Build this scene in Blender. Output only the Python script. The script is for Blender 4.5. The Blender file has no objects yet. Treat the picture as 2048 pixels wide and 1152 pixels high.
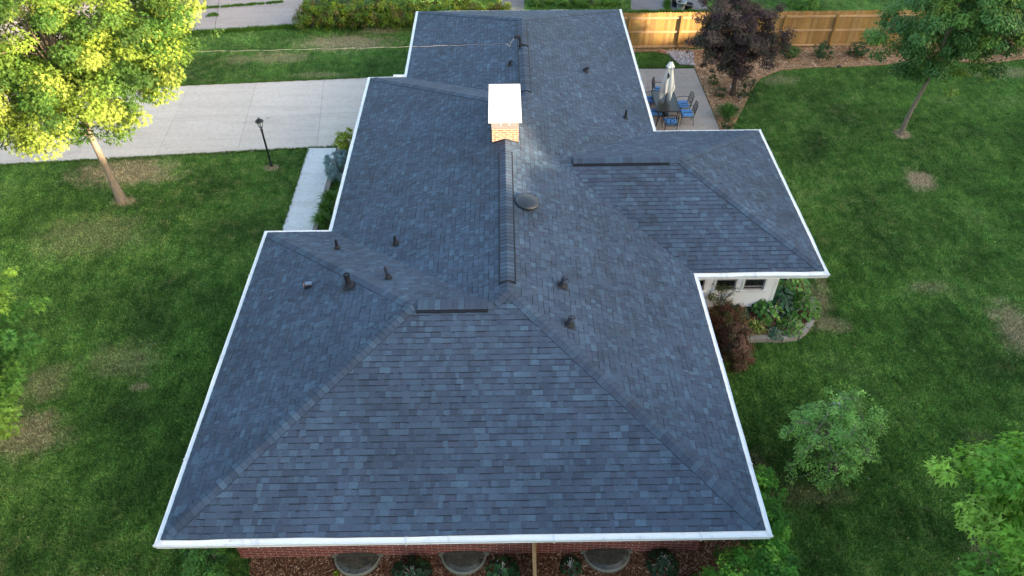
import bpy, math, random, zlib
import numpy as np
from mathutils import Vector, Matrix
random.seed(7); RNG = np.random.default_rng(11)
S = bpy.context.scene; COL = S.collection
# ------------------------------------------------------------------ camera
CAMZ = 16.85; F = 1483.25; PITCH = 0.7659; YAW = 0.0110; ROLL = -0.0057
fw = Vector((math.sin(YAW)*math.cos(PITCH), math.cos(YAW)*math.cos(PITCH), -math.sin(PITCH)))
r0 = Vector((math.cos(YAW), -math.sin(YAW), 0)); u0 = r0.cross(fw)
rt = r0*math.cos(ROLL)+u0*math.sin(ROLL); up = -r0*math.sin(ROLL)+u0*math.cos(ROLL)
cd = bpy.data.cameras.new('camera'); cam = bpy.data.objects.new('camera', cd); COL.objects.link(cam)
cd.sensor_width = 36; cd.lens = F/2048*36; cd.clip_end = 1000; cd.clip_start = .1
M = Matrix((rt, up, -fw)).transposed().to_4x4(); M.translation = (0, 0, CAMZ); cam.matrix_world = M
S.camera = cam
# ------------------------------------------------------------------ light
SUN_AZ = math.radians(-27)      # direction to the sun, counter-clockwise from +X
SUN_EL = math.radians(12)
w = bpy.data.worlds.new('World'); S.world = w; w.use_nodes = True
nt = w.node_tree; bg = nt.nodes['Background']
sky = nt.nodes.new('ShaderNodeTexSky'); sky.sky_type = 'NISHITA'; sky.sun_disc = False
sky.sun_elevation = SUN_EL; sky.sun_rotation = math.pi/2-SUN_AZ
sky.air_density = 1.0; sky.dust_density = 2.5; sky.ozone_density = 0.3
nt.links.new(sky.outputs[0], bg.inputs[0]); bg.inputs[1].default_value = 0.15
sl = bpy.data.lights.new('sun', 'SUN'); sl.energy = 5.0; sl.angle = math.radians(.6); sl.color = (1, .80, .54)
so = bpy.data.objects.new('sun', sl); COL.objects.link(so)
sd = Vector((math.cos(SUN_AZ)*math.cos(SUN_EL), math.sin(SUN_AZ)*math.cos(SUN_EL), math.sin(SUN_EL)))
so.rotation_euler = sd.to_track_quat('Z', 'Y').to_euler(); so.location = sd*60
S.view_settings.view_transform = 'Standard'; S.view_settings.look = 'None'
S.view_settings.exposure = 2.27; S.view_settings.gamma = 1
S.render.engine = 'CYCLES'

# ------------------------------------------------------------------ helpers
def ray(px, py): return fw*F + rt*(px-1024) + up*(576-py)
def at(px, py, z=0.):                 # where the line of sight meets height z
    d = ray(px, py); k = (z-CAMZ)/d.z; return Vector((d.x*k, d.y*k, z))
def atY(px, py, y):
    d = ray(px, py); k = y/d.y; return Vector((d.x*k, y, CAMZ+d.z*k))
def tag(o, label=None, cat=None, group=None, kind=None):
    for k, v in (('label', label), ('category', cat), ('group', group), ('kind', kind)):
        if v: o[k] = v
    return o
def empty(name, loc=(0, 0, 0), rz=0, label=None, cat=None, group=None):
    o = bpy.data.objects.new(name, None); COL.objects.link(o); o.location = loc; o.rotation_euler[2] = rz
    o.empty_display_size = .2
    return tag(o, label, cat, group)
def link(name, me, mats, parent=None):
    o = bpy.data.objects.new(name, me); COL.objects.link(o)
    for m in (mats if isinstance(mats, (list, tuple)) else [mats]): me.materials.append(m)
    if parent: o.parent = parent
    return o
class MB:
    def __init__(s): s.v = []; s.f = []; s.m = []; s.c = []
    def face(s, pts, mi=0, c=(1, 1, 1)):
        b = len(s.v); s.v += [tuple(p) for p in pts]; s.f.append(tuple(range(b, b+len(pts)))); s.m.append(mi); s.c.append(c)
    def box(s, lo, hi, mi=0, c=(1, 1, 1), rz=0, org=(0, 0)):
        P = [Vector((x, y, z)) for z in (lo[2], hi[2]) for y in (lo[1], hi[1]) for x in (lo[0], hi[0])]
        if rz:
            R = Matrix.Rotation(rz, 3, 'Z'); o = Vector((org[0], org[1], 0)); P = [R@(p-o)+o for p in P]
        b = len(s.v); s.v += [tuple(p) for p in P]
        for f in ((0, 2, 3, 1), (4, 5, 7, 6), (0, 1, 5, 4), (2, 6, 7, 3), (0, 4, 6, 2), (1, 3, 7, 5)):
            s.f.append(tuple(b+i for i in f)); s.m.append(mi); s.c.append(c)
    def tube(s, pts, rad, n=8, mi=0, c=(1, 1, 1), cap=True):
        pts = [Vector(p) for p in pts]; rad = rad if isinstance(rad, (list, tuple)) else [rad]*len(pts)
        b = len(s.v); prev = None
        for i, p in enumerate(pts):
            t = (pts[min(i+1, len(pts)-1)]-pts[max(i-1, 0)]).normalized()
            if prev is None: prev = t.orthogonal().normalized()
            a = (prev-t*prev.dot(t)).normalized(); prev = a; bb = t.cross(a)
            for k in range(n):
                th = 2*math.pi*k/n; s.v.append(tuple(p+(a*math.cos(th)+bb*math.sin(th))*rad[i]))
        for i in range(len(pts)-1):
            for k in range(n):
                k2 = (k+1) % n
                s.f.append((b+i*n+k, b+i*n+k2, b+(i+1)*n+k2, b+(i+1)*n+k)); s.m.append(mi); s.c.append(c)
        if cap:
            s.f.append(tuple(b+k for k in range(n))[::-1]); s.m.append(mi); s.c.append(c)
            e = b+(len(pts)-1)*n; s.f.append(tuple(e+k for k in range(n))); s.m.append(mi); s.c.append(c)
    def lathe(s, prof, n=16, org=(0, 0, 0), mi=0, c=(1, 1, 1), fn=None):
        b = len(s.v)
        for (r, z) in prof:
            for k in range(n):
                th = 2*math.pi*k/n; rr = r*(fn(th, z) if fn else 1)
                s.v.append((org[0]+rr*math.cos(th), org[1]+rr*math.sin(th), org[2]+z))
        for i in range(len(prof)-1):
            for k in range(n):
                k2 = (k+1) % n; s.f.append((b+i*n+k, b+i*n+k2, b+(i+1)*n+k2, b+(i+1)*n+k)); s.m.append(mi); s.c.append(c)
        e = b+(len(prof)-1)*n; s.f.append(tuple(e+k for k in range(n))); s.m.append(mi); s.c.append(c)
    def build(s, name, mats, parent=None, smooth=False):
        me = bpy.data.meshes.new(name); me.from_pydata(s.v, [], s.f); me.update()
        me.polygons.foreach_set('material_index', s.m)
        a = me.attributes.new('tint', 'FLOAT_COLOR', 'FACE')
        a.data.foreach_set('color', np.hstack([np.array(s.c, dtype=np.float32), np.ones((len(s.c), 1), np.float32)]).ravel())
        if smooth: me.polygons.foreach_set('use_smooth', [True]*len(s.f))
        return link(name, me, mats, parent)
def npmesh(name, V, Fs, C, mats, parent=None):      # V (n,3), Fs (m,k), C (m,3)
    me = bpy.data.meshes.new(name); k = Fs.shape[1]; m = len(Fs)
    me.vertices.add(len(V)); me.vertices.foreach_set('co', V.astype(np.float32).ravel())
    me.loops.add(m*k); me.loops.foreach_set('vertex_index', Fs.astype(np.int32).ravel())
    me.polygons.add(m); me.polygons.foreach_set('loop_start', np.arange(0, m*k, k, dtype=np.int32))
    me.polygons.foreach_set('loop_total', np.full(m, k, np.int32))
    me.update(calc_edges=True)
    a = me.attributes.new('tint', 'FLOAT_COLOR', 'FACE')
    a.data.foreach_set('color', np.hstack([C, np.ones((m, 1))]).astype(np.float32).ravel())
    return link(name, me, mats, parent)

# ------------------------------------------------------------------ materials
class N:
    def __init__(s, name):
        s.m = bpy.data.materials.new(name); s.m.use_nodes = True; s.t = s.m.node_tree
        s.b = s.t.nodes['Principled BSDF']; s.out = s.t.nodes['Material Output']
    def n(s, typ, **kw):
        x = s.t.nodes.new('ShaderNode'+typ)
        for k, v in kw.items():
            if k.startswith('i_'):
                k = k[2:]; x.inputs[int(k) if k.isdigit() else k].default_value = v
            else: setattr(x, k, v)
        return x
    def l(s, a, b): s.t.links.new(a, b)
    def pos(s): return s.n('NewGeometry').outputs['Position']
    def noise(s, scale, detail=3, vec=None, rough=.55, dist=0):
        x = s.n('TexNoise'); x.inputs['Scale'].default_value = scale; x.inputs['Detail'].default_value = detail
        x.inputs['Roughness'].default_value = rough; x.inputs['Distortion'].default_value = dist
        s.l(vec if vec is not None else s.pos(), x.inputs['Vector']); return x.outputs[0]
    def ramp(s, fac, stops):
        x = s.n('ValToRGB'); e = x.color_ramp.elements
        while len(e) < len(stops): e.new(.5)
        for q, (p, c) in zip(e, stops): q.position = p; q.color = (*c, 1) if len(c) == 3 else c
        s.l(fac, x.inputs[0]); return x.outputs[0]
    def mix(s, f, a, b, mode='MIX'):
        x = s.n('Mix', data_type='RGBA', blend_type=mode)
        for v, i in ((f, 0), (a, 6), (b, 7)):
            if isinstance(v, (float, int)): x.inputs[i].default_value = v
            elif isinstance(v, tuple): x.inputs[i].default_value = (*v, 1)
            else: s.l(v, x.inputs[i])
        return x.outputs[2]
    def math(s, op, a, b=0., c=0.):
        x = s.n('Math', operation=op)
        for i, v in enumerate((a, b, c)):
            if isinstance(v, (float, int)): x.inputs[i].default_value = v
            else: s.l(v, x.inputs[i])
        return x.outputs[0]
    def tint(s): return s.n('Attribute', attribute_name='tint').outputs['Color']
    def bump(s, h, st, d=.02):
        x = s.n('Bump'); x.inputs['Strength'].default_value = st; x.inputs['Distance'].default_value = d
        s.l(h, x.inputs['Height']); s.l(x.outputs[0], s.b.inputs['Normal'])
    def base(s, c, rough=.8, spec=.3, metal=0):
        if isinstance(c, tuple): s.b.inputs['Base Color'].default_value = (*c, 1)
        else: s.l(c, s.b.inputs['Base Color'])
        s.b.inputs['Roughness'].default_value = rough; s.b.inputs['Specular IOR Level'].default_value = spec
        s.b.inputs['Metallic'].default_value = metal; return s.m
def simple(name, c, rough=.6, spec=.4, metal=0, var=.12, scale=6):
    q = N(name); f = q.noise(scale, 4)
    a = tuple(x*(1-var) for x in c); b = tuple(min(1, x*(1+var)) for x in c)
    return q.base(q.mix(f, a, b), rough, spec, metal)
def leafmat(name, c, trans=.35, gloss=.45):
    q = N(name); f = q.noise(1.2, 2)
    col = q.mix(1., q.tint(), q.ramp(f, [(.3, tuple(x*.8 for x in c)), (.7, tuple(x*1.2 for x in c))]), 'MULTIPLY')
    q.base(col, gloss+.12, .22)
    tr = q.n('BsdfTranslucent'); q.l(q.mix(1., col, (1.25, 1.2, .5), 'MULTIPLY'), tr.inputs[0])
    mx = q.n('MixShader'); mx.inputs[0].default_value = trans
    q.l(q.b.outputs[0], mx.inputs[1]); q.l(tr.outputs[0], mx.inputs[2]); q.l(mx.outputs[0], q.out.inputs[0])
    return q.m

def shingle_mat():
    q = N('asphalt_shingle'); g = q.noise(260, 2, rough=.8); s_ = q.noise(1.3, 3); 
    col = q.mix(1., q.tint(), q.ramp(g, [(.3, (.68, .68, .68)), (.7, (1.3, 1.3, 1.3))]), 'MULTIPLY')
    col = q.mix(1., col, q.ramp(s_, [(.3, (.88, .89, .9)), (.7, (1.1, 1.1, 1.1))]), 'MULTIPLY')
    w_ = q.noise(24, 3, rough=.7); mp = q.n('Mapping'); mp.inputs['Scale'].default_value = (1, 1, .2); q.l(q.pos(), mp.inputs[0]); k_ = q.noise(.45, 4, mp.outputs[0], .6, .8)
    col = q.mix(1., col, q.ramp(w_, [(.3, (.84, .84, .84)), (.7, (1.16, 1.16, 1.16))]), 'MULTIPLY')
    col = q.mix(1., col, q.ramp(k_, [(.32, (.86, .86, .85)), (.68, (1.12, 1.12, 1.13))]), 'MULTIPLY')
    q.bump(g, .5, .004); return q.base(col, .78, .35)
M_SHINGLE = shingle_mat()
def concrete(name, c, stain=.25, scale=.9):
    q = N(name); a = q.noise(scale, 5, rough=.65); b = q.noise(40, 3, rough=.8); d = q.noise(6, 4)
    lo = tuple(x*(1-stain) for x in c); hi = tuple(min(.9, x*(1+stain*.35)) for x in c)
    col = q.mix(a, lo, hi); col = q.mix(1., col, q.ramp(b, [(.3, (.9, .9, .9)), (.7, (1.07, 1.07, 1.06))]), 'MULTIPLY')
    col = q.mix(1., col, q.ramp(d, [(.35, (.94, .93, .92)), (.6, (1.03, 1.03, 1.03))]), 'MULTIPLY')
    mp = q.n('Mapping'); mp.inputs['Scale'].default_value = (.25, 2.2, 1); q.l(q.pos(), mp.inputs[0])
    col = q.mix(1., col, q.ramp(q.noise(1.1, 5, mp.outputs[0], .6, .3), [(.32, (.92, .90, .88)), (.5, (1, 1, 1)), (.7, (1.04, 1.05, 1.06))]), 'MULTIPLY')
    sp_ = q.noise(3.1, 2, rough=.4); col = q.mix(1., col, q.ramp(sp_, [(.24, (.80, .78, .75)), (.30, (1, 1, 1))]), 'MULTIPLY')
    col = q.mix(1., col, q.tint(), 'MULTIPLY')
    q.bump(b, .25, .004); return q.base(col, .85, .25)
M_DRIVE = concrete('driveway_concrete', (.62, .54, .475), .12)
M_WALK = concrete('walkway_concrete', (.69, .70, .70), .05)
M_PATIO = concrete('patio_concrete', (.42, .375, .34), .16)
M_OLD = concrete('weathered_concrete', (.40, .34, .31), .32, .5)
M_SLAB = concrete('grey_slab_concrete', (.17, .165, .18), .45, .7)
M_STONE = concrete('edging_stone', (.36, .335, .30), .35, 2)
M_JOINT = simple('joint_dirt', (.22, .18, .15), .95)
def whitemetal():
    q = N('white_aluminium'); f = q.noise(2.5, 5, rough=.75, dist=.6); g_ = q.noise(38, 3)
    col = q.ramp(f, [(.30, (.60, .61, .60)), (.42, (.76, .78, .80)), (.8, (.80, .82, .84))])
    col = q.mix(1., col, q.ramp(g_, [(.25, (.88, .88, .87)), (.45, (1, 1, 1))]), 'MULTIPLY'); return q.base(col, .38, .45)
M_WHITE = whitemetal()
M_SIDING = simple('white_siding', (.84, .86, .88), .5, .4, var=.04)
M_BLACK = simple('black_metal', (.012, .012, .014), .4, .5)
M_RUBBER = simple('black_pipe_rubber', (.010, .013, .020), .6, .3, var=.3)
M_GREYPIPE = simple('painted_grey_pipe', (.026, .034, .055), .55, .4, var=.3)
M_BLUE = simple('blue_cushion_fabric', (.09, .25, .53), .9, .15, var=.25, scale=9)
M_CREAM = simple('cream_canvas', (.80, .79, .73), .9, .1, var=.10, scale=7)
M_DARKCLOTH = simple('dark_cloth', (.03, .03, .035), .9, .1)
M_GALV = simple('aluminium_wire', (.36, .35, .32), .35, .5, .3)
M_GRAVEL = concrete('gravel', (.30, .26, .24), .5, 9)
def glassmat(name, c, rough=.05, alpha=1):
    q = N(name); q.base(c, rough, .8); q.b.inputs['Alpha'].default_value = alpha; return q.m
M_GLASS = glassmat('dark_window_glass', (.012, .014, .018))
M_LAMPG = glassmat('lantern_glass', (.5, .55, .6), .1, .45)
def covermat():
    q = N('clear_plastic_cover'); f = q.noise(5, 5, rough=.7, dist=.5)
    q.base(q.ramp(f, [(.35, (.035, .037, .03)), (.65, (.11, .11, .085))]), .22, .6); q.b.inputs['Alpha'].default_value = .7; return q.m
M_COVER = covermat()
M_TGLASS = glassmat('smoked_table_glass', (.008, .012, .010), .35, .97)
def bark(name, c):
    q = N(name); v = q.n('Mapping'); v.inputs['Scale'].default_value = (9, 9, 1.6); q.l(q.pos(), v.inputs[0])
    f = q.noise(2.5, 5, v.outputs[0], .7)
    q.bump(f, .7, .03)
    return q.base(q.ramp(f, [(.3, tuple(x*.5 for x in c)), (.65, c)]), .9, .15)
M_BARK = bark('grey_brown_bark', (.27, .22, .17))
M_TWIG = bark('twig_bark', (.22, .19, .17))
M_BARKD = bark('dark_bark', (.11, .08, .06))
def brick(name, c1, c2, mortar, bw=.305, bh=.068, mo=.012):
    q = N(name); g = q.n('NewGeometry'); sp = q.n('SeparateXYZ'); q.l(g.outputs['Position'], sp.inputs[0])
    sn = q.n('SeparateXYZ'); q.l(g.outputs['True Normal'], sn.inputs[0])
    ax = q.math('ABSOLUTE', sn.outputs[0]); ay = q.math('ABSOLUTE', sn.outputs[1])
    u = q.math('ADD', q.math('MULTIPLY', sp.outputs[0], ay), q.math('MULTIPLY', sp.outputs[1], ax))
    cv = q.n('CombineXYZ'); q.l(u, cv.inputs[0]); q.l(sp.outputs[2], cv.inputs[1])
    b = q.n('TexBrick'); q.l(cv.outputs[0], b.inputs[0])
    b.inputs['Scale'].default_value = 1; b.inputs['Brick Width'].default_value = bw; b.inputs['Row Height'].default_value = bh
    b.inputs['Mortar Size'].default_value = mo/2; b.inputs['Mortar Smooth'].default_value = .2; b.inputs['Bias'].default_value = 0
    b.inputs['Color1'].default_value = (*c1, 1); b.inputs['Color2'].default_value = (*c2, 1); b.inputs['Mortar'].default_value = (*mortar, 1)
    f = q.noise(9, 4); col = q.mix(1., b.outputs[0], q.ramp(f, [(.3, (.75, .75, .75)), (.7, (1.15, 1.15, 1.15))]), 'MULTIPLY')
    q.bump(q.math('SUBTRACT', 1., b.outputs[1]), .6, .01); return q.base(col, .85, .25)
M_BRICK = brick('red_norman_brick', (.21, .04, .028), (.12, .022, .017), (.66, .52, .43), .305, .082, .010)
M_CHBRICK = brick('chimney_brick', (.42, .20, .12), (.34, .15, .09), (.55, .50, .42), .22, .075, .016)
def wood(name, c):
    q = N(name); v = q.n('Mapping'); v.inputs['Scale'].default_value = (14, 14, 1.2); q.l(q.pos(), v.inputs[0])
    f = q.noise(3, 4, v.outputs[0], .6, .6); k = q.noise(1.1, 3)
    col = q.mix(1., q.tint(), q.ramp(f, [(.25, tuple(x*.72 for x in c)), (.7, tuple(x*1.1 for x in c))]), 'MULTIPLY')
    col = q.mix(1., col, q.ramp(k, [(.35, (.88, .86, .82)), (.65, (1.08, 1.08, 1.08))]), 'MULTIPLY')
    return q.base(col, .8, .2)
M_WOOD = wood('cedar_board', (.44, .26, .10))
M_RAIL = wood('pine_rail', (.60, .37, .19))
def mulchmat(name, a, b_, c):
    q = N(name); v = q.n('TexVoronoi'); v.inputs['Scale'].default_value = 22; v.inputs['Randomness'].default_value = 1
    mp = q.n('Mapping'); mp.inputs['Scale'].default_value = (1, 2, 1); mp.inputs['Rotation'].default_value = (0, 0, .6)
    dn = q.noise(7, 3); 
    q.l(q.pos(), mp.inputs[0]); q.l(mp.outputs[0], v.inputs['Vector'])
    sx = q.n('SeparateColor'); q.l(v.outputs['Color'], sx.inputs[0])
    col = q.ramp(sx.outputs[0], [(.0, a), (.5, b_), (1., c)])
    col = q.mix(1., col, q.ramp(dn, [(.3, (.7, .7, .7)), (.7, (1.15, 1.15, 1.15))]), 'MULTIPLY')
    col = q.mix(1., col, q.tint(), 'MULTIPLY')
    q.bump(sx.outputs[1], .8, .02); return q.base(col, .9, .15)
M_MULCH = mulchmat('bark_mulch', (.07, .030, .018), (.14, .062, .035), (.25, .13, .07))
M_MULCH2 = mulchmat('tan_wood_mulch', (.24, .13, .07), (.40, .24, .13), (.54, .35, .21))
M_CHIP = (lambda q: q.base(q.tint(), .9, .15))(N('wood_chip'))

# lawn: greens, thatch and worn patches that belong to the turf itself
PATCH = []   # (x, y, rx, ry, strength)
def pt(px, py, rx, ry, st): p = at(px, py); PATCH.append((p.x, p.y, rx, ry, st))
for a in [(255, 345, 2.2, 1.0, .8), (180, 470, 2.2, 1.3, .28), (1840, 360, .62, .75, 1.0), (1690, 90, .1, .1, 0), (690, 85, 2.6, .9, .75),
          (560, 115, 1.6, .7, .5), (770, 60, 1.2, .5, .6), (60, 870, 1.1, .9, .6), (90, 770, .8, .8, .35), (250, 720, 1.2, .8, .28), (280, 775, .35, .2, .6),
          (1660, 650, .6, .4, .6), (1640, 600, .4, .8, .5), (2040, 660, .8, 1.3, .7), (1620, 990, 1.2, .4, .2), (1980, 1130, .4, .8, .35),
          (1803, 268, .45, .35, 1.), (543, 335, .32, .24, .8), (1860, 575, .8, .35, .35), (1560, 160, .9, .5, .4), (2010, 145, 1.8, .6, .45),
          (480, 120, .9, .5, .35), (1640, 560, .25, .7, .45), (1525, 960, .25, 1., .3), (1960, 880, .5, .4, .12), (245, 402, .5, .4, .7), (640, 150, 1.4, .3, .35)]: pt(*a)
def grass_color(q):
    P = q.pos(); a = q.noise(.33, 4, P, .6, .4); b = q.noise(2.2, 5, P, .7); c = q.noise(26, 3, P, .8); d = q.noise(.11, 2, P)
    mp = q.n('Mapping'); mp.inputs['Rotation'].default_value = (0, 0, .5); mp.inputs['Scale'].default_value = (1, .28, 1); q.l(P, mp.inputs[0])
    e = q.noise(3.2, 4, mp.outputs[0], .7, .5)
    col = q.ramp(a, [(.28, (.032, .074, .016)), (.44, (.058, .134, .026)), (.58, (.086, .192, .036)), (.74, (.14, .235, .065))])
    col = q.mix(1., col, q.ramp(b, [(.28, (.55, .60, .58)), (.5, (1, 1, 1)), (.72, (1.5, 1.36, 1.4))]), 'MULTIPLY')
    col = q.mix(1., col, q.ramp(e, [(.30, (.66, .70, .66)), (.5, (1, 1, 1)), (.70, (1.42, 1.30, 1.35))]), 'MULTIPLY')
    thatch = q.math('MULTIPLY', q.math('SUBTRACT', b, .50), q.ramp(d, [(.42, (0, 0, 0)), (.64, (3., 3., 3.))]))
    col = q.mix(q.math('MINIMUM', q.math('MAXIMUM', thatch, 0.), .4), col, (.20, .17, .08))
    acc = None; wob = q.math('MULTIPLY', q.math('SUBTRACT', q.noise(1.9, 4, P, .7), .5), 1.9)
    for (x, y, rx, ry, st) in PATCH:
        if st <= 0: continue
        mp = q.n('Mapping', vector_type='POINT'); mp.inputs['Location'].default_value = (-x/rx, -y/ry, 0); mp.inputs['Scale'].default_value = (1/rx, 1/ry, 0)
        q.l(P, mp.inputs[0]); ln = q.n('VectorMath', operation='LENGTH'); q.l(mp.outputs[0], ln.inputs[0])
        v = q.n('MapRange', interpolation_type='SMOOTHSTEP'); v.inputs[1].default_value = 1.25; v.inputs[2].default_value = .35
        v.inputs[3].default_value = 0; v.inputs[4].default_value = st
        q.l(q.math('ADD', ln.outputs['Value'], wob), v.inputs[0])
        acc = v.outputs[0] if acc is None else q.math('MAXIMUM', acc, v.outputs[0])
    return q.mix(acc, col, q.mix(b, (.24, .20, .11), (.48, .39, .26))), c
def lawnmat():
    q = N('lawn_turf'); col, c = grass_color(q)
    col = q.mix(1., col, q.ramp(c, [(.3, (.50, .52, .50)), (.7, (1.05, 1.05, 1.0))]), 'MULTIPLY')
    q.bump(c, .8, .05); return q.base(col, .95, .1)
def blademat():
    q = N('grass_blade'); col, c = grass_color(q)
    q.base(q.mix(1., col, q.tint(), 'MULTIPLY'), .7, .15); return q.m
M_LAWN = lawnmat(); M_BLADE = blademat()

# ------------------------------------------------------------------ ground
def flat(name, pts, z, mat, parent=None, kind='structure', h=0):
    m = MB(); P = [(p[0], p[1]) for p in pts]
    area = sum(P[i][0]*P[(i+1) % len(P)][1]-P[(i+1) % len(P)][0]*P[i][1] for i in range(len(P)))
    if area < 0: P = P[::-1]
    m.face([(x, y, z) for x, y in P])
    if h:
        for i in range(len(P)):
            a, b = P[i], P[(i+1) % len(P)]; m.face([(a[0], a[1], z-h), (b[0], b[1], z-h), (b[0], b[1], z), (a[0], a[1], z)])
    o = m.build(name, mat, parent)
    if kind: o['kind'] = kind
    return o
flat('lawn', [(-120, -80), (120, -80), (120, 140), (-120, 140)], 0, M_LAWN)
def lerp(a, b, t): return a+(b-a)*t
def slabs(name, quad, nu, nv, mat, z, gap=.015, us=None, vs=None, extra_h=.0):
    # quad: four corners a,b,c,d ; slabs with gaps laid over a dirt sheet
    a, b, c, d = [Vector((p[0], p[1], 0)) for p in quad]; m = MB()
    us = us or [i/nu for i in range(nu+1)]; vs = vs or [i/nv for i in range(nv+1)]
    def P(u, v): return lerp(lerp(a, b, u), lerp(d, c, u), v)
    m.face([(*p.xy, z) for p in (a, b, c, d)], 1)
    for i in range(len(us)-1):
        for j in range(len(vs)-1):
            p = [P(us[i], vs[j]), P(us[i+1], vs[j]), P(us[i+1], vs[j+1]), P(us[i], vs[j+1])]
            cen = sum(p, Vector())/4; k = random.uniform(.95, 1.03)
            p = [q+(cen-q).normalized()*gap for q in p]
            zz = z+.02+extra_h
            m.face([(*q.xy, zz) for q in p], 0, (k, k, k*random.uniform(.98, 1.01)))
            for e in range(4):
                q, r = p[e], p[(e+1) % 4]; m.face([(*q.xy, z), (*r.xy, z), (*r.xy, zz), (*q.xy, zz)], 0, (.5, .5, .5))
    o = m.build(name, [mat, M_JOINT]); o['kind'] = 'structure'; return o
# driveway runs from the street on the left to the garage door under the left eave
a0, a1 = at(0, 331), at(617, 297); b0, b1 = at(345, 173), at(733, 156)
dl = (a1-a0).normalized(); A0 = a1-dl*48; A1 = a1+dl*4.1
bl = (b1-b0).normalized(); B0 = b1-bl*48; B1 = b1+bl*1.6
def frac(p, q, r): return (r-p).dot((q-p).normalized())/(q-p).length
jo = [frac(A0, A1, at(x, y)) for x, y in ((635, 295), (475, 298+6))]
st = jo[0]-jo[1]; us = sorted([0, 1]+[jo[0]-st*i for i in range(-1, 40) if 0.01 < jo[0]-st*i < .99])
slabs('driveway', (A0, A1, B1, B0), 0, 0, M_DRIVE, .006, .006, us=us, vs=[0, .46, 1])
slabs('walkway', (at(561, 470), at(622, 470), at(673, 297), at(617, 297)), 1, 3, M_WALK, .010, .004)
slabs('neighbour_driveway', (at(300, 72), at(603, 52), at(612, -60), at(330, -60)), 0, 0, M_OLD, .006, .02, us=[-1, -.6, 0, .42, 1], vs=[0, .34, .66, 1])
PA, PB, PC, PD = at(1240, 138), at(1388, 137), at(1440, 262), at(1240, 262)
slabs('patio', (PD, PC, PB, PA), 0, 0, M_PATIO, .006, .008, us=[0, .34, 1], vs=[0, 1])
slabs('neighbour_patio', (at(1262, 24), at(1415, 24), at(1405, -70), at(1262, -70)), 2, 2, M_SLAB, .006, .10)
slabs('neighbour_path', (at(1000, 24), at(1048, 24), at(1050, -60), at(1000, -60)), 1, 2, M_SLAB, .006, .02)
tufts = MB()      # grass growing in the joints of the neighbour's slabs
def tuft(m, c, r, n, h=.09, cc=((.05, .13, .015), (.10, .20, .03)), w_=.012):
    for _ in range(n):
        t = random.uniform(0, 6.283); d = random.uniform(0, 1)**.5*r; x, y = c[0]+d*math.cos(t), c[1]+d*math.sin(t)
        l = random.uniform(0, 6.283); hh = h*random.uniform(.5, 1.2); ox, oy = math.cos(l)*w_, math.sin(l)*w_
        k = random.random(); co = tuple(lerp(cc[0][i], cc[1][i], k) for i in range(3)); b = random.uniform(-.5, .5)*h
        m.face([(x-ox, y-oy, c[2]), (x+ox, y+oy, c[2]), (x-oy*b/w_, y+ox*b/w_, c[2]+hh)], 0, co)
for i in range(260):
    t = random.random()
    if .30 < t < .33 or .57 < t < .60 or .8 < t < .83: continue
    p = at(385+t*180, 19-t*14); tuft(tufts, (p.x, p.y+random.gauss(0, .05), .02), .1, 22)
for i in range(40): p = at(428+random.gauss(0, 5), 31+random.gauss(0, 2)); tuft(tufts, (p.x, p.y, .02), .12, 20)
for i in range(500):
    t = random.random(); p = at(345+t*262, 70-t*17+random.gauss(0, 1.2)); tuft(tufts, (p.x, p.y, 0), .14, 16, .16)
for i in range(300):
    t = random.random(); p = at(1262+t*150, 27+random.gauss(0, 1.5)); tuft(tufts, (p.x, p.y, 0), .14, 16, .2)
for i in range(160):
    t = random.random(); p = at(1334+random.gauss(0, 3), -30+t*54); tuft(tufts, (p.x, p.y, 0), .12, 16, .14)
tag(tufts.build('grass_tuft', leafmat('weed_grass', (1., 1., 1.), .2)), 'rough green weeds along the joints and edges of the far concrete slabs', 'weeds', kind='stuff')

eg = MB(); GC = ((.06, .13, .025), (.12, .21, .04))
def edge_grass(a, b, n, side):
    d = (b-a); nn = Vector((-d.y, d.x, 0)).normalized()*side
    for _ in range(n):
        t = random.random(); p = a+d*t+nn*(.01-abs(random.gauss(0, .02))+.03*math.sin(t*90)*random.random()); tuft(eg, (p.x, p.y, .012), .03, 4, .085, GC, .008)
edge_grass(at(0, 331), A1, 1700, -1); edge_grass(at(345, 173), at(733, 156), 1300, 1)
edge_grass(at(617, 297), at(561, 470), 350, -1)
edge_grass(at(1388, 137), at(1270, 138), 700, 1)
lc = ((.30, .24, .10), (.42, .38, .20)); 
for _ in range(420):
    u, v = random.uniform(-20, 2080), random.uniform(60, 1170); p = at(u, v)
    if -7.2 < p.x < 9.2 and 6 < p.y < 33: continue
    l = random.uniform(0, 6.3); r_ = random.uniform(.015, .035); k = random.random(); c = tuple(lerp(lc[0][i], lc[1][i], k) for i in range(3))
    if random.random() < .35: c = (.62, .64, .60); r_ *= .6
    z = .055; P_ = [(p.x+r_*math.cos(l+q*1.57)*(1 if q % 2 else .6), p.y+r_*math.sin(l+q*1.57)*(1 if q % 2 else .6), z+random.uniform(-.01, .01)) for q in range(4)]
    eg.face(P_, 0, c)
tag(eg.build('edge_grass', leafmat('edge_grass_blade', (1., 1., 1.), .2)), 'ragged grass creeping over the concrete edges with scattered leaf litter', 'grass', kind='stuff')
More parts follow.
